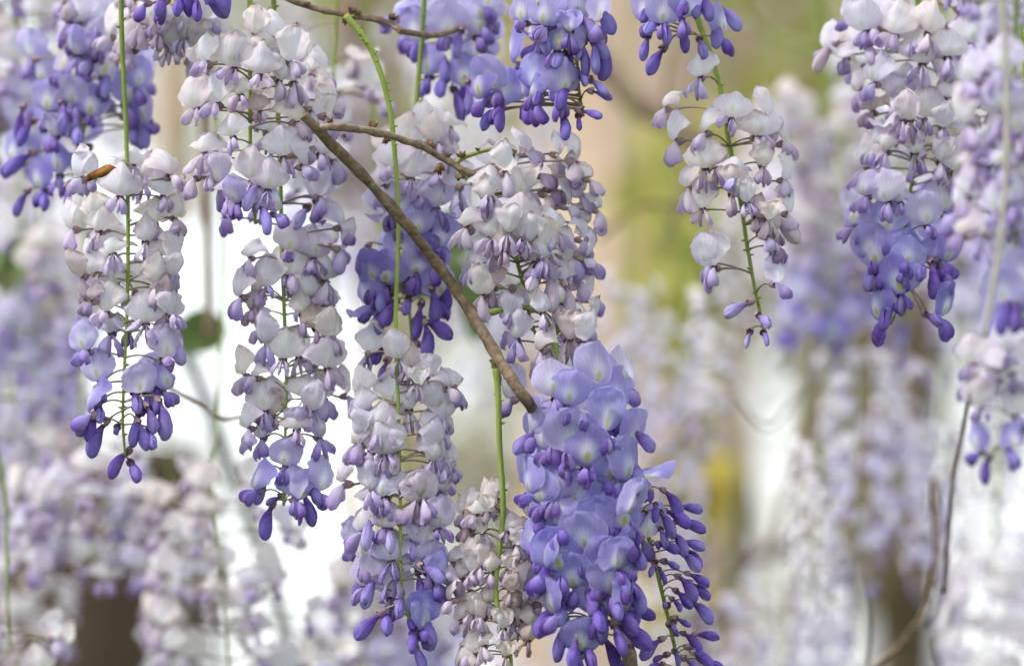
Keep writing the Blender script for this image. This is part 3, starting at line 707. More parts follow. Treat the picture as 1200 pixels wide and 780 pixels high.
for i, (x, y, dx, dz, s) in enumerate([(386, 143, -.3, 1, 2.2), (403, 157, .2, -1, 1.6), (437, 149, .3, 1, 2.6), (452, 163, .4, -1, 2.4), (505, 172, .2, 1, 3.0), (515, 194, -.2, -1, 3.2), (524, 183, .3, 1, 1.8),
                                       (541, 183, -.3, 1, 2.4), (537, 206, 0, -1, 2.6), (560, 176, 0, 1, 1.3), (584, 170, 0, 1, 1.2), (601, 181, .8, -.3, 1.5), (561, 360, -.7, .4, 1.6), (571, 373, .2, -1, 1.5), (640, 372, .4, .7, 1.3),
                                       (578, 424, .6, -.6, 2.2), (596, 366, 0, -1, 1.0), (560, 226, .8, .2, 1.2), (480, 266, .5, .6, .9), (425, 203, -.5, -.6, .9), (554, 212, .8, .3, 1.4)]):
    knob('bud_knob', at(x, y, -0.0135 - (max(0, 500 - x) / 130 * .036 if y < 200 else max(0, 500 - x) / 130 * .028)), Vector((dx, -.35, dz)), s * MM * .75, br, bo, seed=i)
for i, (x, y, sg) in enumerate([(585, 470, 1), (590, 475, 1), (583, 483, -1), (591, 505, 1), (584, 525, -1), (591, 555, 1), (583, 575, -1), (590, 610, 1)]):
    pass

tb = bpy.data.objects.new('vine_twig', None); COL.objects.link(tb); bo2 = at(330, -8, 0); tb.location = bo2
tag(tb, 'thin brown twig crossing the top edge with a green stalk bent down from it', 'branch')
branch_part('woody_stem', [(300, -25), (335, -3), (365, 8), (400, 17), (430, 21), (455, 27), (478, 38), (520, 40, .03), (560, 20, .05)], 0.0, 1.35, 1.2, 'bark', tb, bo2, 12, .4, 90, 12)
for i, (x, y, dx, dz, s) in enumerate([(360, 6, 0, 1, 1.6), (411, 14, .3, 1, 2.4), (405, 22, -.2, -1, 2.6), (418, 16, .6, 1, 2.0), (460, 22, .4, 1, 2.8), (468, 36, .5, -.8, 2.4), (425, 44, .8, .2, 1.2), (434, 58, .9, .3, 1.6), (437, 66, -.8, 0, 1.0)]):
    knob('bud_knob', at(x, y, -0.002), Vector((dx, -.3, dz)), s * MM * .75, tb, bo2, seed=40 + i)

# ---- curled dead petal caught on the left raceme
V = []; UV = []
p0 = at(118, 202, -0.028)
for j in range(11):
    t = j / 10; w = (math.sin(math.pi * min(1, t * .9 + .08)) ** .8) * 2.0
    for i in range(7):
        u = -1 + i / 3; a_ = u * (1.5 + .8 * t)
        V.append(Vector((lerp(-5.5, 5.5, t) + .5 * u, -1.7 * math.cos(a_) * w / 2 + .5 * math.sin(5 * t), lerp(-1.9, 2.0, t) - 1.6 * (t - .5) ** 2 + math.sin(a_) * w + .35 * math.sin(9 * t + 2 * u))) * MM); UV.append((i / 6, t))
dp = obj('dead_petal', mesh_from('dead_petal', V, grid_faces(6, 10), [M['dry']], UV), loc=p0)
md = dp.modifiers.new('solid', 'SOLIDIFY'); md.thickness = 0.0003
tag(dp, 'curled orange-brown dead petal caught between pale flowers', 'dead petal')

# ================================================================== softer racemes in front of and behind the sharp ones
r = Raceme('soft violet raceme with round yellow-throated flowers just behind the dead petal', [(118, -110), (112, -40), (104, 60), (98, 150), (92, 215)], 0.075,
           [(-40, .95), (20, .65), (60, .38), (150, .2), (250, .02)], seed=30, R=80)
r.put((0, 0), 5.2, [(550, 230, 'F'), (660, 350, 'F'), (800, 520, 'F'), (550, 610, 'F'), (280, 570, 'F'), (450, 50, 'M'), (600, 60, 'M'), (370, 340, 'M'), (430, 530, 'F'), (880, 650, 'F', 60), (850, 430, 'F', 40), (530, 405, 'B'), (650, 490, 'B'),
                    (280, 720, 'B'), (390, 700, 'B'), (460, 735, 'B'), (820, 660, 'B'), (850, 770, 'B'), (400, 200, 'W'), (460, 410, 'W'), (640, 200, 'F')], 'F')
r.put((0, 0), 2.6, [(55, 370, 'B'), (75, 395, 'B'), (235, 412, 'B'), (50, 495, 'B', -50), (110, 530, 'F'), (60, 615, 'B', -50), (135, 608, 'B', 0), (207, 610, 'B', 20), (160, 445, 'W'), (180, 555, 'W'), (30, 440, 'F', -50), (440, 330, 'F', 50), (400, 400, 'B', 40), (250, 480, 'B')])
r.fill(14, -60, 150, ['F', 'M', 'F'])
r = Raceme('blurred lilac and white raceme with violet lower flowers behind the soft violet raceme', [(22, -120), (20, -40), (16, 60), (12, 150)], 0.24, [(-60, 1), (60, .85), (110, .45), (190, .1)], seed=31, R=90)
r.fill(34, -70, 120, ['O', 'O', 'M'], .3); r.fill(16, 90, 190, ['F', 'F', 'B'], .3)
r = Raceme('pale blue-white raceme close to the lens, blurred, with violet lowest flowers', [(1196, -120), (1192, -20), (1188, 120), (1190, 250), (1192, 330)], -0.17, [(-60, .75), (260, .72), (320, .3), (370, .1)], seed=32, R=76)
r.fill(40, -60, 290, ['M', 'O', 'M', 'O'], .35, .95); r.put((900, 0), 1, [(225, 130, 'O'), (250, 70, 'O'), (240, 175, 'O'), (265, 235, 'O'), (230, 215, 'O'), (275, 330, 'F'), (290, 345, 'F'), (275, 362, 'B'), (290, 370, 'B'), (298, 310, 'F')])
r = Raceme('mauve raceme with dark purple pods wedged between the broad raceme and the pale blue-white one', [(1140, -110), (1138, 0), (1136, 120), (1132, 235)], .045, [(-40, .85), (150, .75), (260, .3)], seed=45, R=66)
r.fill(30, -40, 215, ['O', 'O', 'W', 'M', 'B'], .3); r.fill(9, 200, 275, ['B', 'F', 'B'], .3)
r = Raceme('pale blurred raceme above one violet two-petalled flower, beside the dark hanging twig', [(1196, 330), (1192, 400), (1188, 470), (1186, 520)], 0.18, [(380, .7), (480, .75), (510, .2), (560, .05)], seed=33, R=74)
r.put((1040, 380), 1.95, [(190, 60, 'O'), (280, 80, 'O'), (210, 160, 'O'), (250, 150, 'W'), (200, 255, 'F', -60), (290, 250, 'F', 30), (222, 322, 'B', -40), (285, 300, 'B', 10), (300, 180, 'O'), (270, 30, 'O'), (230, 110, 'M')])
r.fill(3, 370, 440, ['O', 'W', 'M'])
r = Raceme('white blurred raceme tucked behind the top of the long mauve raceme', [(398, -110), (395, 0), (390, 100), (388, 190)], 0.13, [(0, 1), (250, .9)], seed=34, R=62)
r.fill(24, 60, 230, ['O', 'O', 'M', 'W'], .3)

def soft(label, axis, Y, fade, seed, R, n, y0, y1, kinds, bn=0, by0=0, by1=0, bk='FB', size=1.0):
    if axis[0][1] > -20: axis = [(axis[0][0] - 14, -60), (axis[0][0] + 6, axis[0][1] * .55)] + axis
    r = Raceme(label, axis, Y, fade, seed=seed, R=R, size=size, scars=False)
    r.fill(n, y0, y1, kinds, .3)
    if bn: r.fill(bn, by0, by1, list(bk), .3)
    return r
soft('blurred raceme lilac in the middle, behind the raceme with the dead petal', [(45, 150), (45, 250), (42, 420), (40, 560)], .36, [(250, .95), (340, .85), (400, .5), (470, .45), (510, .75), (600, .8)], 35, 90, 52, 260, 560, 'OMOF')
soft('blurred white raceme low behind the violet-tipped raceme, over the dark stump', [(95, 480), (98, 560), (110, 660), (120, 700)], .30, [(520, .95), (640, .75), (700, .35)], 36, 92, 34, 530, 665, 'OMOW')
soft('blurred white raceme spreading across the bright sky gap, one flower face open', [(255, 490), (248, 560), (262, 680), (272, 820)], .27, [(520, 1), (800, .9)], 37, 100, 46, 545, 800, 'OOOMW')
soft('blurred white raceme top beside the dark stump, on a pale green stalk', [(-70, -60), (-50, 300), (3, 560), (8, 650), (10, 730), (20, 830)], .16, [(560, 1), (800, .95)], 38, 64, 22, 735, 850, 'OOW')
soft('blurred raceme with lilac drops below the left lilac flowers, above the dark stump', [(20, 500), (22, 560), (25, 640), (25, 690)], .45, [(520, .8), (640, .5), (720, .25)], 39, 85, 26, 520, 640, 'OMMF')
soft('blurred raceme white above and violet below, left of the broad two-stalked raceme', [(965, -60), (962, 80), (975, 230), (985, 350)], .50, [(100, 1), (280, .95), (320, .45), (400, .1)], 40, 78, 60, 110, 300, 'OOM', 26, 290, 400, 'FMFB')
soft('blurred pale raceme low behind the long bare-stalked raceme, with one lilac flower', [(440, 560), (438, 620), (440, 700), (450, 820)], .34, [(640, .95), (740, .8), (780, .4)], 41, 88, 34, 640, 800, 'OOM')

# ================================================================== far racemes: a stem and one soft mass of blossom each
def joined_blossoms(seed, length, R, n, fade, taper):
    rn = random.Random(seed)
    bn = [banner_geo(100 + k, 18, 10.2, ang, .2, 0, 1.5, 5, 6) for k, ang in enumerate((ANG_F, ANG_M, ANG_O))]
    wg = [wing_geo(k, 10.5, 3.6, 2.4, -25, -65, 1, 0, 0, .4, 6, 5, True) for k in range(2)]
    V, F, UV, MI, FA, RN = [], [], [], [], [], []
    for i in range(n):
        t = (i + rn.random()) / n
        rad = R * (1 - taper * t ** 2.2) * rn.uniform(.55, 1.05)
        a = i * 2.39996 + rn.uniform(-.4, .4)
        z = -t * length + rn.uniform(-.004, .004)
        fd = max(0, min(1, interp(fade, t) + rn.uniform(-.12, .12)))
        mw = Matrix.Translation((math.sin(a) * rad, -math.cos(a) * rad, z)) @ Matrix.Rotation(a - math.pi / 2, 4, 'Z') @ Matrix.Rotation(rn.uniform(-.2, .5), 4, 'Y') @ Matrix.Rotation(rn.uniform(-.3, .3), 4, 'X')
        rv = rn.random()
        g = [wg[i % 2]]
        if t < .86: g.append(bn[2 if fd > .75 else 1 if fd > .4 else 0])
        for k, (v, f, u) in enumerate(g):
            o = len(V)
            V += [mw @ p for p in v]; UV += u; F += [tuple(q + o for q in ff) for ff in f]
            MI += [1 - k] * len(f); FA += [fd] * len(v); RN += [rv] * len(v)
    return mesh_from('blossom_mass', V, F, [M['banner_far'], M['wing_far']], UV, MI, True, {'fade': FA, 'rnd': RN})

FAR_MESH = {}
for k, (ln, R, n, fd, tp) in {'white': (.19, .033, 54, [(0, 1), (.8, .92), (1, .7)], .45), 'tipped': (.19, .031, 90, [(0, 1), (.5, .85), (.75, .4), (1, .1)], .6), 'mauve': (.20, .033, 46, [(0, .85), (.5, .62), (1, .55)], .4),
                              'violet': (.17, .031, 80, [(0, .6), (.5, .25), (1, .05)], .6)}.items():
    FAR_MESH[k] = joined_blossoms(hash(k) % 1000 if False else len(k) * 7, ln, R, n, fd, tp)
v_, f_, u_ = tube(spline([Vector((.012, 0, .36)), Vector((-.006, .004, .15)), Vector((.001, 0, -.05)), Vector((-.001, .001, -.12)), Vector((0, 0, -.19))], 14), [.0011] * 15, 6)
FAR_STEM = mesh_from('far_stem', v_, f_, [M['rachis']], u_)

def far_raceme(px, py, Y, kind, label, group, scale=1.0, rz=None):
    root = bpy.data.objects.new('wisteria_raceme', None); COL.objects.link(root); root.empty_display_size = .02
    root.location = at(px, py, Y); root.scale = (scale,) * 3; root.rotation_euler = (RND.uniform(-.08, .08), RND.uniform(-.1, .1), RND.uniform(0, 6.28) if rz is None else rz)
    tag(root, label, 'flower cluster', group)
    obj('stem', FAR_STEM, root)
    b = obj('blossom_mass', FAR_MESH[kind], root); b['kind'] = 'stuff'
    return root

far_list = [  # px, py of the top, Y behind, kind, scale, what it hangs beside
    (1005, 400, .50, 'mauve', .60, 'hanging below the blurred white-and-violet raceme'), (1055, 420, .56, 'mauve', .48, 'hanging below the fan of violet flowers'), (1092, 500, .50, 'mauve', .42, 'beside the dark thin twig'),
    (965, 520, .42, 'white', .42, 'at the edge of the round sky patch'), (972, 640, .60, 'mauve', .5, 'beside the tall bright gap, low down'), (1165, 660, .45, 'tipped', .8, 'below the pale violet-tipped blurred raceme'),
    (940, 730, .6, 'mauve', .5, 'hanging lowest beside the round sky patch'), (1125, 110, .8, 'mauve', .8, 'behind the broad two-stalked raceme'), (1035, 20, .7, 'white', .9, 'filling in behind the top of the broad raceme'),
    (735, 330, .55, 'mauve', .45, 'behind the gap over the big blue-violet cluster'), (790, 380, .62, 'mauve', .5, 'under the tan tree limb'), (838, 340, .50, 'white', .38, 'beside the tall bright gap, high up'), (740, 480, .6, 'white', .42, 'touching the edge of the big blue-violet cluster'),
    (765, 690, .7, 'white', .6, 'under the yellow-green bush'), (800, 560, .7, 'mauve', .4, 'behind the upper buds of the bud raceme'), (860, 690, .6, 'mauve', .5, 'beside the lowest buds of the bud raceme'), (1150, 500, .8, 'white', .5, 'over the sky beyond the dark thin twig'), (1192, 560, .6, 'mauve', .4, 'below the violet flower by the dark twig'), (850, 230, .6, 'white', .3, 'under the sparse white raceme, by the leaning limb'), (905, 130, .8, 'white', .62, 'behind the sparse white raceme'), (930, 200, .8, 'white', .55, 'between the sparse white raceme and the broad one'),
    (20, 260, .6, 'white', 1, 'over the blurred lilac flowers'), (75, 330, .7, 'tipped', .62, 'behind the violet-tipped raceme with the dead petal'), (35, 470, .6, 'white', .8, 'above the green-stalked white raceme'), (205, 600, .5, 'white', .6, 'between the dead-petal raceme and the grey slanting stem'),
    (150, 545, .55, 'white', .3, 'under the lowest buds of the dead-petal raceme'), (15, 60, .6, 'tipped', 1, 'behind the soft violet raceme'), (70, 0, .7, 'white', 1, 'above the soft violet raceme'),
    (385, 30, 1.3, 'mauve', 1, 'beside the beige upright stem'), (525, 50, .8, 'white', .8, 'behind the violet raceme over the side twig'), (600, 90, 1.2, 'mauve', 1, 'behind the crowded pale raceme'), (490, 700, .6, 'violet', .7, 'between the violet tip and the withered raceme'),
    (420, 700, .6, 'white', .9, 'behind the violet tip of the bare-stalked raceme'), (640, 660, 1.1, 'mauve', 1, 'behind the withered raceme and the big cluster'), (1190, 240, .6, 'violet', .7, 'behind the pale stalk'), (1175, 400, .5, 'white', .4, 'behind the pale blurred flower by the dark twig')]
KINDW = {'white': 'far blurred white raceme', 'tipped': 'far blurred white raceme with violet tip', 'mauve': 'far blurred mauve raceme', 'violet': 'far blurred violet raceme'}
for px, py, Y, k, sc, where in far_list: far_raceme(px, py, Y, k, KINDW[k] + ' ' + where, 'far blurred racemes', sc)

# ================================================================== out-of-focus twigs and stalks
def loose_twig(label, px, Y, r0, r1, mat, name='hanging_twig', cat='twig', seed=0):
    pts = [at(x, y, Y) for x, y in px]; sp_ = spline(pts, 10 * len(pts)); o = sp_[0]
    rr = [lerp(r0, r1, i / (len(sp_) - 1)) * MM for i in range(len(sp_))]
    v, f, u = tube([p - o for p in sp_], rr, 10, .25, seed)
    return tag(obj(name, mesh_from(name, v, f, [M[mat]], u), loc=o), label, cat)
M['tan_bark'] = plain_material('tan_bark', [(0.3, (0.36, 0.26, 0.19)), (0.6, (0.52, 0.40, 0.31)), (0.85, (0.60, 0.49, 0.40))], 14, .85, 0, .01, (1, 1, .3), bscale=30)
M['brown_bark'] = plain_material('brown_bark', [(0.3, (0.05, 0.037, 0.024)), (0.7, (0.11, 0.08, 0.05))], 16, .9, 0, .012, (1, 1, .3), bscale=30)
M['grey_bark'] = plain_material('grey_bark', [(0.3, (0.12, 0.13, 0.125)), (0.7, (0.24, 0.25, 0.24))], 60, .9, 0, .002, bscale=200)
M['dark_twig'] = plain_material('dark_twig', [(0.3, (0.07, 0.06, 0.075)), (0.7, (0.15, 0.12, 0.12))], 160, .85, 0, .001, bscale=500)
loose_twig('pale soft stalk hanging close to the lens over the pale blue-white raceme', [(1168, -80), (1176, 20), (1180, 130), (1178, 220), (1168, 310), (1152, 395)], -.215, 1.3, 1.0, 'rachis_pale', 'pale_stalk', 'stalk', 1)
loose_twig('dark thin twig hanging below the pale blurred flower, ending in a point', [(1140, 440), (1132, 490), (1118, 560), (1112, 620), (1107, 695)], .16, .8, 1.3, 'dark_twig', seed=2)
loose_twig('thin twig looping round the white sky patch', [(1095, 560), (1098, 650), (1085, 710), (1055, 755), (1005, 795)], .28, 1.5, 1.3, 'bark', seed=3)
loose_twig('thick grey-green stem slanting through the white sky gap', [(205, 380), (245, 480), (285, 590), (320, 690), (350, 800)], .75, 4.2, 4.5, 'grey_bark', 'hanging_vine', 'vine', 4)
loose_twig('brown twig behind the gap with a small green catkin hanging off it', [(195, 452), (230, 472), (262, 490), (300, 486), (345, 492)], .14, 1.0, .8, 'bark', seed=5)
loose_twig('blurred upright stem holding a single round green leaf', [(236, -60), (240, 120), (243, 270), (246, 400)], .42, 3.2, 2.2, 'bark', 'hanging_vine', 'vine', 6)
loose_twig('beige upright stem behind the top twig', [(412, -60), (410, 60), (408, 140), (404, 260)], 1.3, 9, 8, 'bark', 'hanging_vine', 'vine', 7)
loose_twig('dark slanting twig beside the bright gap, past the bud raceme', [(940, 640), (890, 650), (850, 690), (815, 760)], 1.0, 4, 4, 'dark_twig', 'hanging_vine', 'vine', 8)
loose_twig('green stalk hanging at the far top corner, next to the pale stalk', [(1178, -90), (1190, 0), (1199, 60), (1204, 140)], -.03, 1.0, .9, 'rachis', 'green_stalk', 'stalk', 9)
loose_twig('brownish upright stem edging the bright gap under the white-and-violet blurred raceme', [(948, 400), (940, 480), (925, 560), (905, 660)], .9, 3.2, 3, 'bark', 'hanging_vine', 'vine', 10)

loose_twig('blurred brown twig crossing behind the sparse white raceme', [(690, 60), (740, 118), (800, 150), (880, 205), (970, 185)], .95, 8, 4, 'bark', seed=11)
loose_twig('blurred yellow-green shoot leaning under the tan limb', [(770, 235), (800, 290), (812, 350), (800, 450)], .7, 2.4, 1.6, 'rachis', 'young_shoot', 'shoot', 12)
loose_twig('blurred green shoot rising past the olive leaves at the top', [(962, -60), (964, 40), (970, 120), (985, 200)], .6, 1.8, 1.2, 'rachis', 'young_shoot', 'shoot', 13)
loose_twig('thin blurred twig winding behind the mauve blossom haze', [(860, 300), (815, 390), (825, 470), (760, 560)], .6, 1.2, 1.0, 'dark_twig', seed=14)
loose_twig('thin blurred twig hanging in front of the far mauve racemes', [(1010, 380), (1020, 480), (1000, 590), (1012, 690)], .45, 1.0, .8, 'bark', seed=15)
loose_twig('brown vine strand beside the pale mauve far racemes', [(1062, 380), (1072, 500), (1064, 600), (1080, 700)], .7, 4.5, 4, 'bark', 'hanging_vine', 'vine', 16)
loose_twig('brown vine strand edging the tall bright gap, low down', [(952, 430), (945, 560), (930, 690), (925, 800)], 1.0, 3.5, 3, 'bark', 'hanging_vine', 'vine', 17)
loose_twig('thick beige vine between the dead-petal raceme and the chalky white raceme', [(204, -80), (208, 60), (203, 160), (214, 260)], 1.4, 12, 10, 'tan_bark', 'hanging_vine', 'vine', 19)
loose_twig('dark vine strand leaning beside the bud raceme', [(872, 560), (868, 640), (842, 710), (826, 800)], 1.1, 5, 5, 'brown_bark', 'hanging_vine', 'vine', 20)
for k, (lab, px, Y, r0, m_) in enumerate([('thin tangled twig arching under the tan limb', [(700, 280), (760, 240), (830, 262), (880, 330)], .6, 1.5, 'bark'), ('thin tangled twig dropping past the tan trunk', [(800, 20), (780, 110), (800, 200), (775, 300)], .55, 1.3, 'bark'),
        ('yellow-green shoot crossing the olive leaves at the top', [(850, -30), (900, 40), (950, 60), (1000, 130)], .7, 1.6, 'rachis'), ('green shoot trailing below the sparse white raceme', [(815, 330), (808, 400), (835, 470), (820, 540)], .65, 1.6, 'rachis'),
        ('thin grey twig across the tall bright gap', [(860, 460), (900, 500), (930, 470), (960, 430)], .5, .9, 'grey_bark'), ('thin twig wandering over the round sky patch', [(1010, 800), (1015, 720), (1000, 650), (1020, 600)], .5, .9, 'grey_bark')]):
    loose_twig(lab, px, Y, r0, r0 * .7, m_, 'hanging_twig' if m_ != 'rachis' else 'young_shoot', 'twig' if m_ != 'rachis' else 'shoot', 30 + k)
# ================================================================== leaves
M['leaf'] = plain_material('vine_leaf', [(0.3, (0.09, 0.13, 0.045)), (0.7, (0.16, 0.23, 0.08))], 40, .5, .35)
M['leaf_yellow'] = plain_material('young_leaf', [(0.25, (0.25, 0.25, 0.07)), (0.5, (0.42, 0.40, 0.12)), (0.8, (0.60, 0.53, 0.18))], 9, .55, .42)
M['leaf_bright'] = plain_material('yellow_leaf', [(0.3, (0.60, 0.50, 0.09)), (0.7, (0.78, 0.66, 0.18))], 30, .5, .45)
M['leaf_olive'] = plain_material('olive_leaf', [(0.25, (0.20, 0.175, 0.09)), (0.5, (0.33, 0.29, 0.155)), (0.8, (0.48, 0.41, 0.24))], 7, .55, .40)

def leaf_blade(L, W, seed=0, n=8):
    V, UV = [], []; rn = random.Random(seed); cv = rn.uniform(.15, .4)
    for j in range(n + 1):
        t = j / n; w = W * (math.sin(math.pi * t ** .8) ** .8 + .02)
        for i in range(5):
            u = -1 + i / 2
            V.append(Vector((L * t, u * w, -cv * L * t * t + abs(u) * w * .3 + .02 * L * math.sin(9 * t + 3 * u)))); UV.append((i / 4, t))
    return V, grid_faces(4, n), UV
LEAFLET = [mesh_from('leaflet', *leaf_blade(.045, .010, k)[:2], [M['leaf']]) for k in range(3)]
def vine_leaf(label, px, py, Y, heading, droop, n=5, scale=1.0, seed=0):
    """compound leaf: a stalk with paired leaflets"""
    rn = random.Random(seed)
    root = bpy.data.objects.new('wisteria_leaf', None); COL.objects.link(root); root.location = at(px, py, Y); root.empty_display_size = .02
    root.rotation_euler = (0, math.radians(droop), math.radians(heading)); root.scale = (scale,) * 3
    tag(root, label, 'leaf', 'green leaves among the racemes')
    P = [Vector((x * .018, 0, -.0006 * x * x)) for x in range(n + 1)]
    v, f, u = tube(spline(P, 16), [.0009] * 17, 6); obj('stalk', mesh_from('leaf_stalk', v, f, [M['rachis']], u), root)
    for i in range(1, n + 1):
        for sg in (1, -1):
            o = obj('leaflet', rn.choice(LEAFLET), root, loc=P[i]); o.rotation_euler = (rn.uniform(-.3, .3), rn.uniform(0, .5), sg * rn.uniform(.9, 1.3))
    o = obj('leaflet', LEAFLET[0], root, loc=P[-1])
    return root
vine_leaf('green compound leaf behind the white flowers left of the dead petal raceme', 95, 262, .40, 185, 15, 4, .9, 2)
vine_leaf('soft green compound leaf behind the side twig, above the crowded pale raceme', 556, 215, .45, -85, 80, 3, .75, 1)
# single round dark leaf on the blurred upright stem
V, F, UV = leaf_blade(.030, .011, 9)
rl = obj('vine_leaf', mesh_from('vine_leaf', V, F, [M['leaf']], UV), loc=at(268, 386, .43)); rl.rotation_euler = (math.radians(65), .1, math.radians(176))
tag(rl, 'single rounded dark green leaf on the blurred upright stem', 'leaf')

# ================================================================== trees, stump, ground
def leaf_cloud(seed, blobs, n, size, mat):
    rn = random.Random(seed); V, F = [], []
    for i in range(n):
        c, rad = rn.choice(blobs)
        while True:
            d = Vector((rn.uniform(-1, 1), rn.uniform(-1, 1), rn.uniform(-1, 1)))
            if .15 < d.length < 1: break
        p = c + Vector((d.x * rad.x, d.y * rad.y, d.z * rad.z))
        L = size * rn.uniform(.6, 1.3); w = L * .27
        R = Euler((rn.uniform(-1, 1), rn.uniform(-.4, 1.3), rn.uniform(0, 6.28))).to_matrix()
        o = len(V)
        for q in ((0, 0, 0), (L * .4, w, .1 * w), (L, 0, -.2 * L), (L * .4, -w, .1 * w)): V.append(p + R @ Vector(q))
        F.append((o, o + 1, o + 2, o + 3))
    return mesh_from('crown', V, F, [M[mat]], None, None, False)

def tree(name, label, cat, base_px, Y, trunk_px, r0, r1, bark, crown, limbs=()):
    """crown: (mat, leaf size, n, [(px, py, dY, rx, ry, rz)])"""
    b = at(base_px[0], base_px[1], Y); b.z = 0
    root = bpy.data.objects.new(name, None); COL.objects.link(root); root.location = b
    tag(root, label, cat)
    pts = [b.copy()] + [at(x, y, Y) for x, y in trunk_px]; sp_ = spline(pts, 30)
    rr = [lerp(r0, r1, (i / 30) ** .8) * (1.35 if i == 0 else 1) for i in range(31)]
    v, f, u = tube([p - b for p in sp_], rr, 16, .22, Y)
    obj('trunk', mesh_from('trunk', v, f, [M[bark]], u), root)
    for k, (lpx, lr0, lr1) in enumerate(limbs):
        lp = spline([at(x, y, Y + d) for x, y, d in lpx], 20)
        v, f, u = tube([p - b for p in lp], [lerp(lr0, lr1, i / 20) for i in range(21)], 10, .25, k); obj('limb', mesh_from('limb', v, f, [M[bark]], u), root)
    if crown:
        mat, sz, n, bl = crown
        blobs = [(at(x, y, Y + dy) - b, Vector((rx, ry, rz))) for x, y, dy, rx, ry, rz in bl]
        c = obj('crown', leaf_cloud(int(Y * 100), blobs, n, sz, mat), root)
    return root

tree('garden_tree', 'tan-barked tree behind the sparse white raceme, with a leaning limb', 'tree', (752, 780), 2.6, [(752, 800), (750, 500), (742, 200), (732, -60), (725, -500)], .105, .085, 'tan_bark',
     ('leaf_yellow', .040, 1500, [(900, 30, .3, .26, .3, .11), (830, -50, .2, .3, .3, .10), (960, -40, .4, .22, .3, .14), (700, -150, .2, .4, .4, .14), (940, 90, .5, .15, .2, .07), (805, 290, -.5, .04, .1, .10), (820, 200, -.3, .06, .1, .05), (600, -150, .2, .4, .4, .12), (660, 60, .3, .08, .2, .1), (860, 240, .1, .1, .2, .06)]),
     [([(735, 130, 0), (800, 90, .05), (880, 40, .1), (960, -60, .1)], .025, .016), ([(745, 300, 0), (800, 270, .05), (870, 180, .1), (940, 120, .1)], .02, .01), ([(748, 420, 0), (690, 300, .1), (650, 180, .1), (600, 40, .1)], .02, .012),
      ([(750, 420, 0), (800, 330, -.1), (815, 230, -.2), (790, 150, -.2)], .008, .005)])
tree('garden_tree', 'olive-leaved tree filling the gap behind the branch and the bud raceme', 'tree', (690, 780), 4.6, [(690, 700), (700, 400), (690, 100), (690, -400)], .07, .04, 'brown_bark',
     ('leaf_olive', .055, 2300, [(760, 60, .3, .34, .5, .25), (890, 140, .4, .27, .5, .24), (790, 290, .3, .26, .5, .28), (640, 430, .2, .18, .4, .26), (720, 540, .2, .18, .4, .22), (620, 600, 0, .17, .3, .22), (770, 720, 0, .2, .3, .17), (640, 80, .2, .2, .4, .3), (960, 230, .4, .15, .4, .22), (700, -200, .2, .7, .6, .2)]),
     [([(700, 420, 0), (780, 300, .1), (860, 160, .2)], .035, .015), ([(700, 520, 0), (640, 420, .1), (600, 250, .2)], .035, .015)])
tree('garden_shrub', 'slender shrub with a tuft of bright yellow leaves low behind the bud raceme', 'shrub', (806, 780), 1.25, [(812, 760), (808, 640), (804, 570)], .006, .002, 'brown_bark',
     ('leaf_bright', .022, 300, [(806, 562, 0, .036, .03, .022), (785, 580, .02, .022, .02, .016), (832, 556, .0, .022, .02, .016), (800, 700, .1, .03, .05, .012)]))
tree('garden_tree', 'far dark-trunked tree with thin grey-green crown at the far side', 'tree', (1062, 780), 8.0, [(1064, 700), (1075, 400), (1080, 100), (1080, -300)], .10, .05, 'brown_bark',
     ('leaf_olive', .08, 1100, [(1030, 460, 0, .13, .4, .25), (1015, 620, 0, .09, .4, .14), (1080, 40, 0, .35, .5, .3), (1150, 180, 0, .3, .5, .2), (1040, 330, 0, .22, .5, .2)]), [([(1073, 450, 0), (1130, 300, .1), (1180, 180, .1)], .04, .02)])
tree('garden_tree', 'far pale grey-green tree seen through the gap behind the chalky white raceme', 'tree', (462, 780), 9.0, [(462, 800), (464, 400), (440, 100), (400, -300)], .09, .05, 'tan_bark',
     ('leaf_olive', .08, 900, [(210, 60, 0, .25, .4, .3), (320, 20, 0, .3, .4, .3), (430, 60, 0, .25, .4, .35), (540, 20, 0, .3, .5, .3), (330, -200, 0, .8, .6, .3)]))
tree('broken_trunk', 'dark brown broken trunk in shade at the bottom under the blurred white racemes', 'tree trunk', (95, 790), 2.2, [(92, 760), (86, 705), (90, 672), (92, 650)], .115, .070, 'brown_bark', None,
     [([(60, 720, 0), (45, 680, .02), (52, 655, .03)], .03, .012), ([(130, 730, 0), (146, 700, -.02), (150, 684, -.02)], .03, .010), ([(95, 700, 0), (84, 660, 0), (80, 640, 0)], .035, .006)])

def sheet(name, z, half, mat):
    n = 40; V = []; 
    for j in range(n + 1):
        for i in range(n + 1):
            x = (i / n * 2 - 1); y = (j / n * 2 - 1)
            V.append(Vector((half * x * abs(x), half * y * abs(y), z)))
    return obj(name, mesh_from(name, V, grid_faces(n, n), [mat], None, None, False))
M['lawn'] = plain_material('lawn', [(0.3, (0.05, 0.075, 0.02)), (0.6, (0.09, 0.12, 0.035)), (0.85, (0.15, 0.14, 0.06))], 3, .9, 0, .03, bscale=60)
g = sheet('ground', 0.0, 1500, M['lawn']); tag(g, kind='structure')

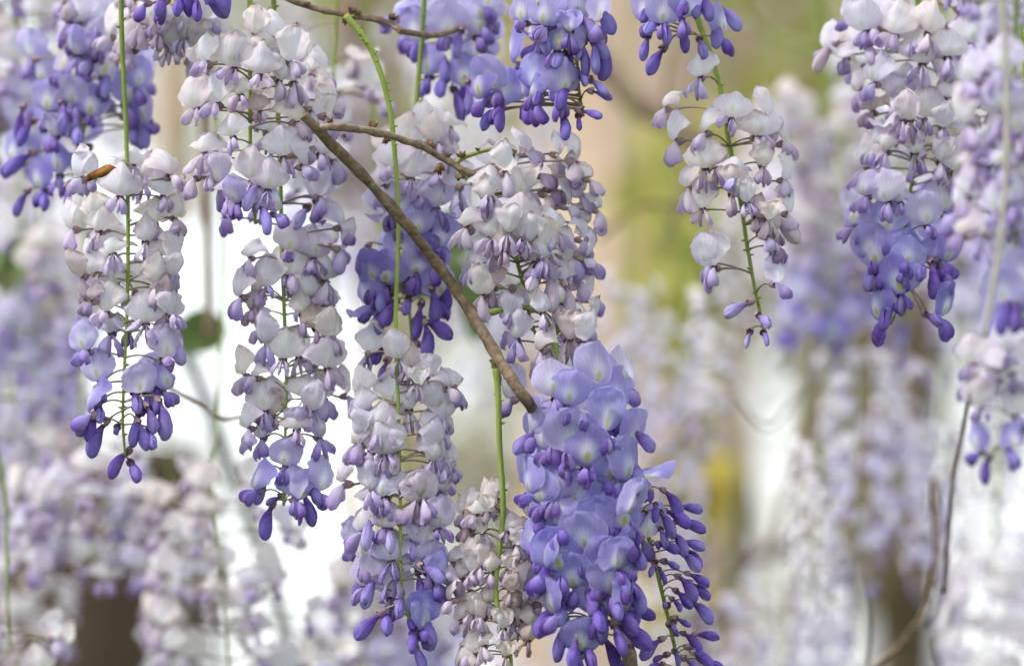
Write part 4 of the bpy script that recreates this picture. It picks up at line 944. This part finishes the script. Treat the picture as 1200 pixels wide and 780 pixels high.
# ================================================================== the overhead vines the racemes hang from (above the picture)
for k, (y0, y1, lab) in enumerate([(-.3, -.06, 'thin woody vine overhead carrying the raceme closest to the path'), (-.06, .045, 'knotty woody vine overhead carrying the sharp racemes'), (.045, .2, 'woody vine overhead carrying the soft racemes just behind'), (.2, .7, 'thick woody vine overhead at the back of the arbour')]):
    T = sorted([p for p in TOPS if y0 <= p.y < y1], key=lambda p: p.x)
    if not T: continue
    Q = [T[0] + Vector((-.35, 0, .03))]
    for p in T:
        if (p.x - Q[-1].x) > .012: Q.append(p)
    Q.append(T[-1] + Vector((.35, 0, .02)))
    sp_ = spline(Q, 10 * len(Q)); o = sp_[0]
    v, f, u = tube([p - o for p in sp_], [.0045] * len(sp_), 10, .4, k)
    tag(obj('overhead_vine', mesh_from('overhead_vine', v, f, [M['bark']], u), loc=o), lab, 'vine')

# ================================================================== more of the garden to both sides
for k, (x, y, h, lab) in enumerate([(-4.2, 9.0, 4.2, 'young olive-leaved tree on the lawn beyond the arbour, beside the pale far tree'), (-2.6, 13.0, 5.0, 'tall olive-leaved tree at the far end of the lawn'), (3.6, 8.5, 4.4, 'bushy yellow-green tree on the lawn past the thin grey-green crown'), (5.2, 12.0, 5.2, 'broad yellow-green tree at the lawn edge')]):
    rn = random.Random(k + 70); b = Vector((x, y, 0))
    root = bpy.data.objects.new('garden_tree', None); COL.objects.link(root); root.location = b; tag(root, lab, 'tree')
    v, f, u = tube(spline([Vector((0, 0, 0)), Vector((.06, 0, h * .4)), Vector((-.05, .05, h * .8))], 14), [lerp(.11, .04, i / 14) for i in range(15)], 12, .2, k); obj('trunk', mesh_from('trunk', v, f, [M['brown_bark']], u), root)
    for q in range(5):
        a = rn.uniform(0, 6.28); d = Vector((math.cos(a), math.sin(a), .9))
        p = Vector((0, 0, h * rn.uniform(.35, .7))); v, f, u = tube([p, p + d * .4, p + d * .9], [.04, .028, .012], 7, .2, q); obj('limb', mesh_from('limb', v, f, [M['brown_bark']], u), root)
    bl = [(Vector((rn.gauss(0, .6), rn.gauss(0, .6), h * rn.uniform(.45, 1.0))), Vector((.6, .6, .45))) for _ in range(12)]
    obj('crown', leaf_cloud(90 + k, bl, 3500, .10, 'leaf_yellow' if k > 1 else 'leaf_olive'), root)
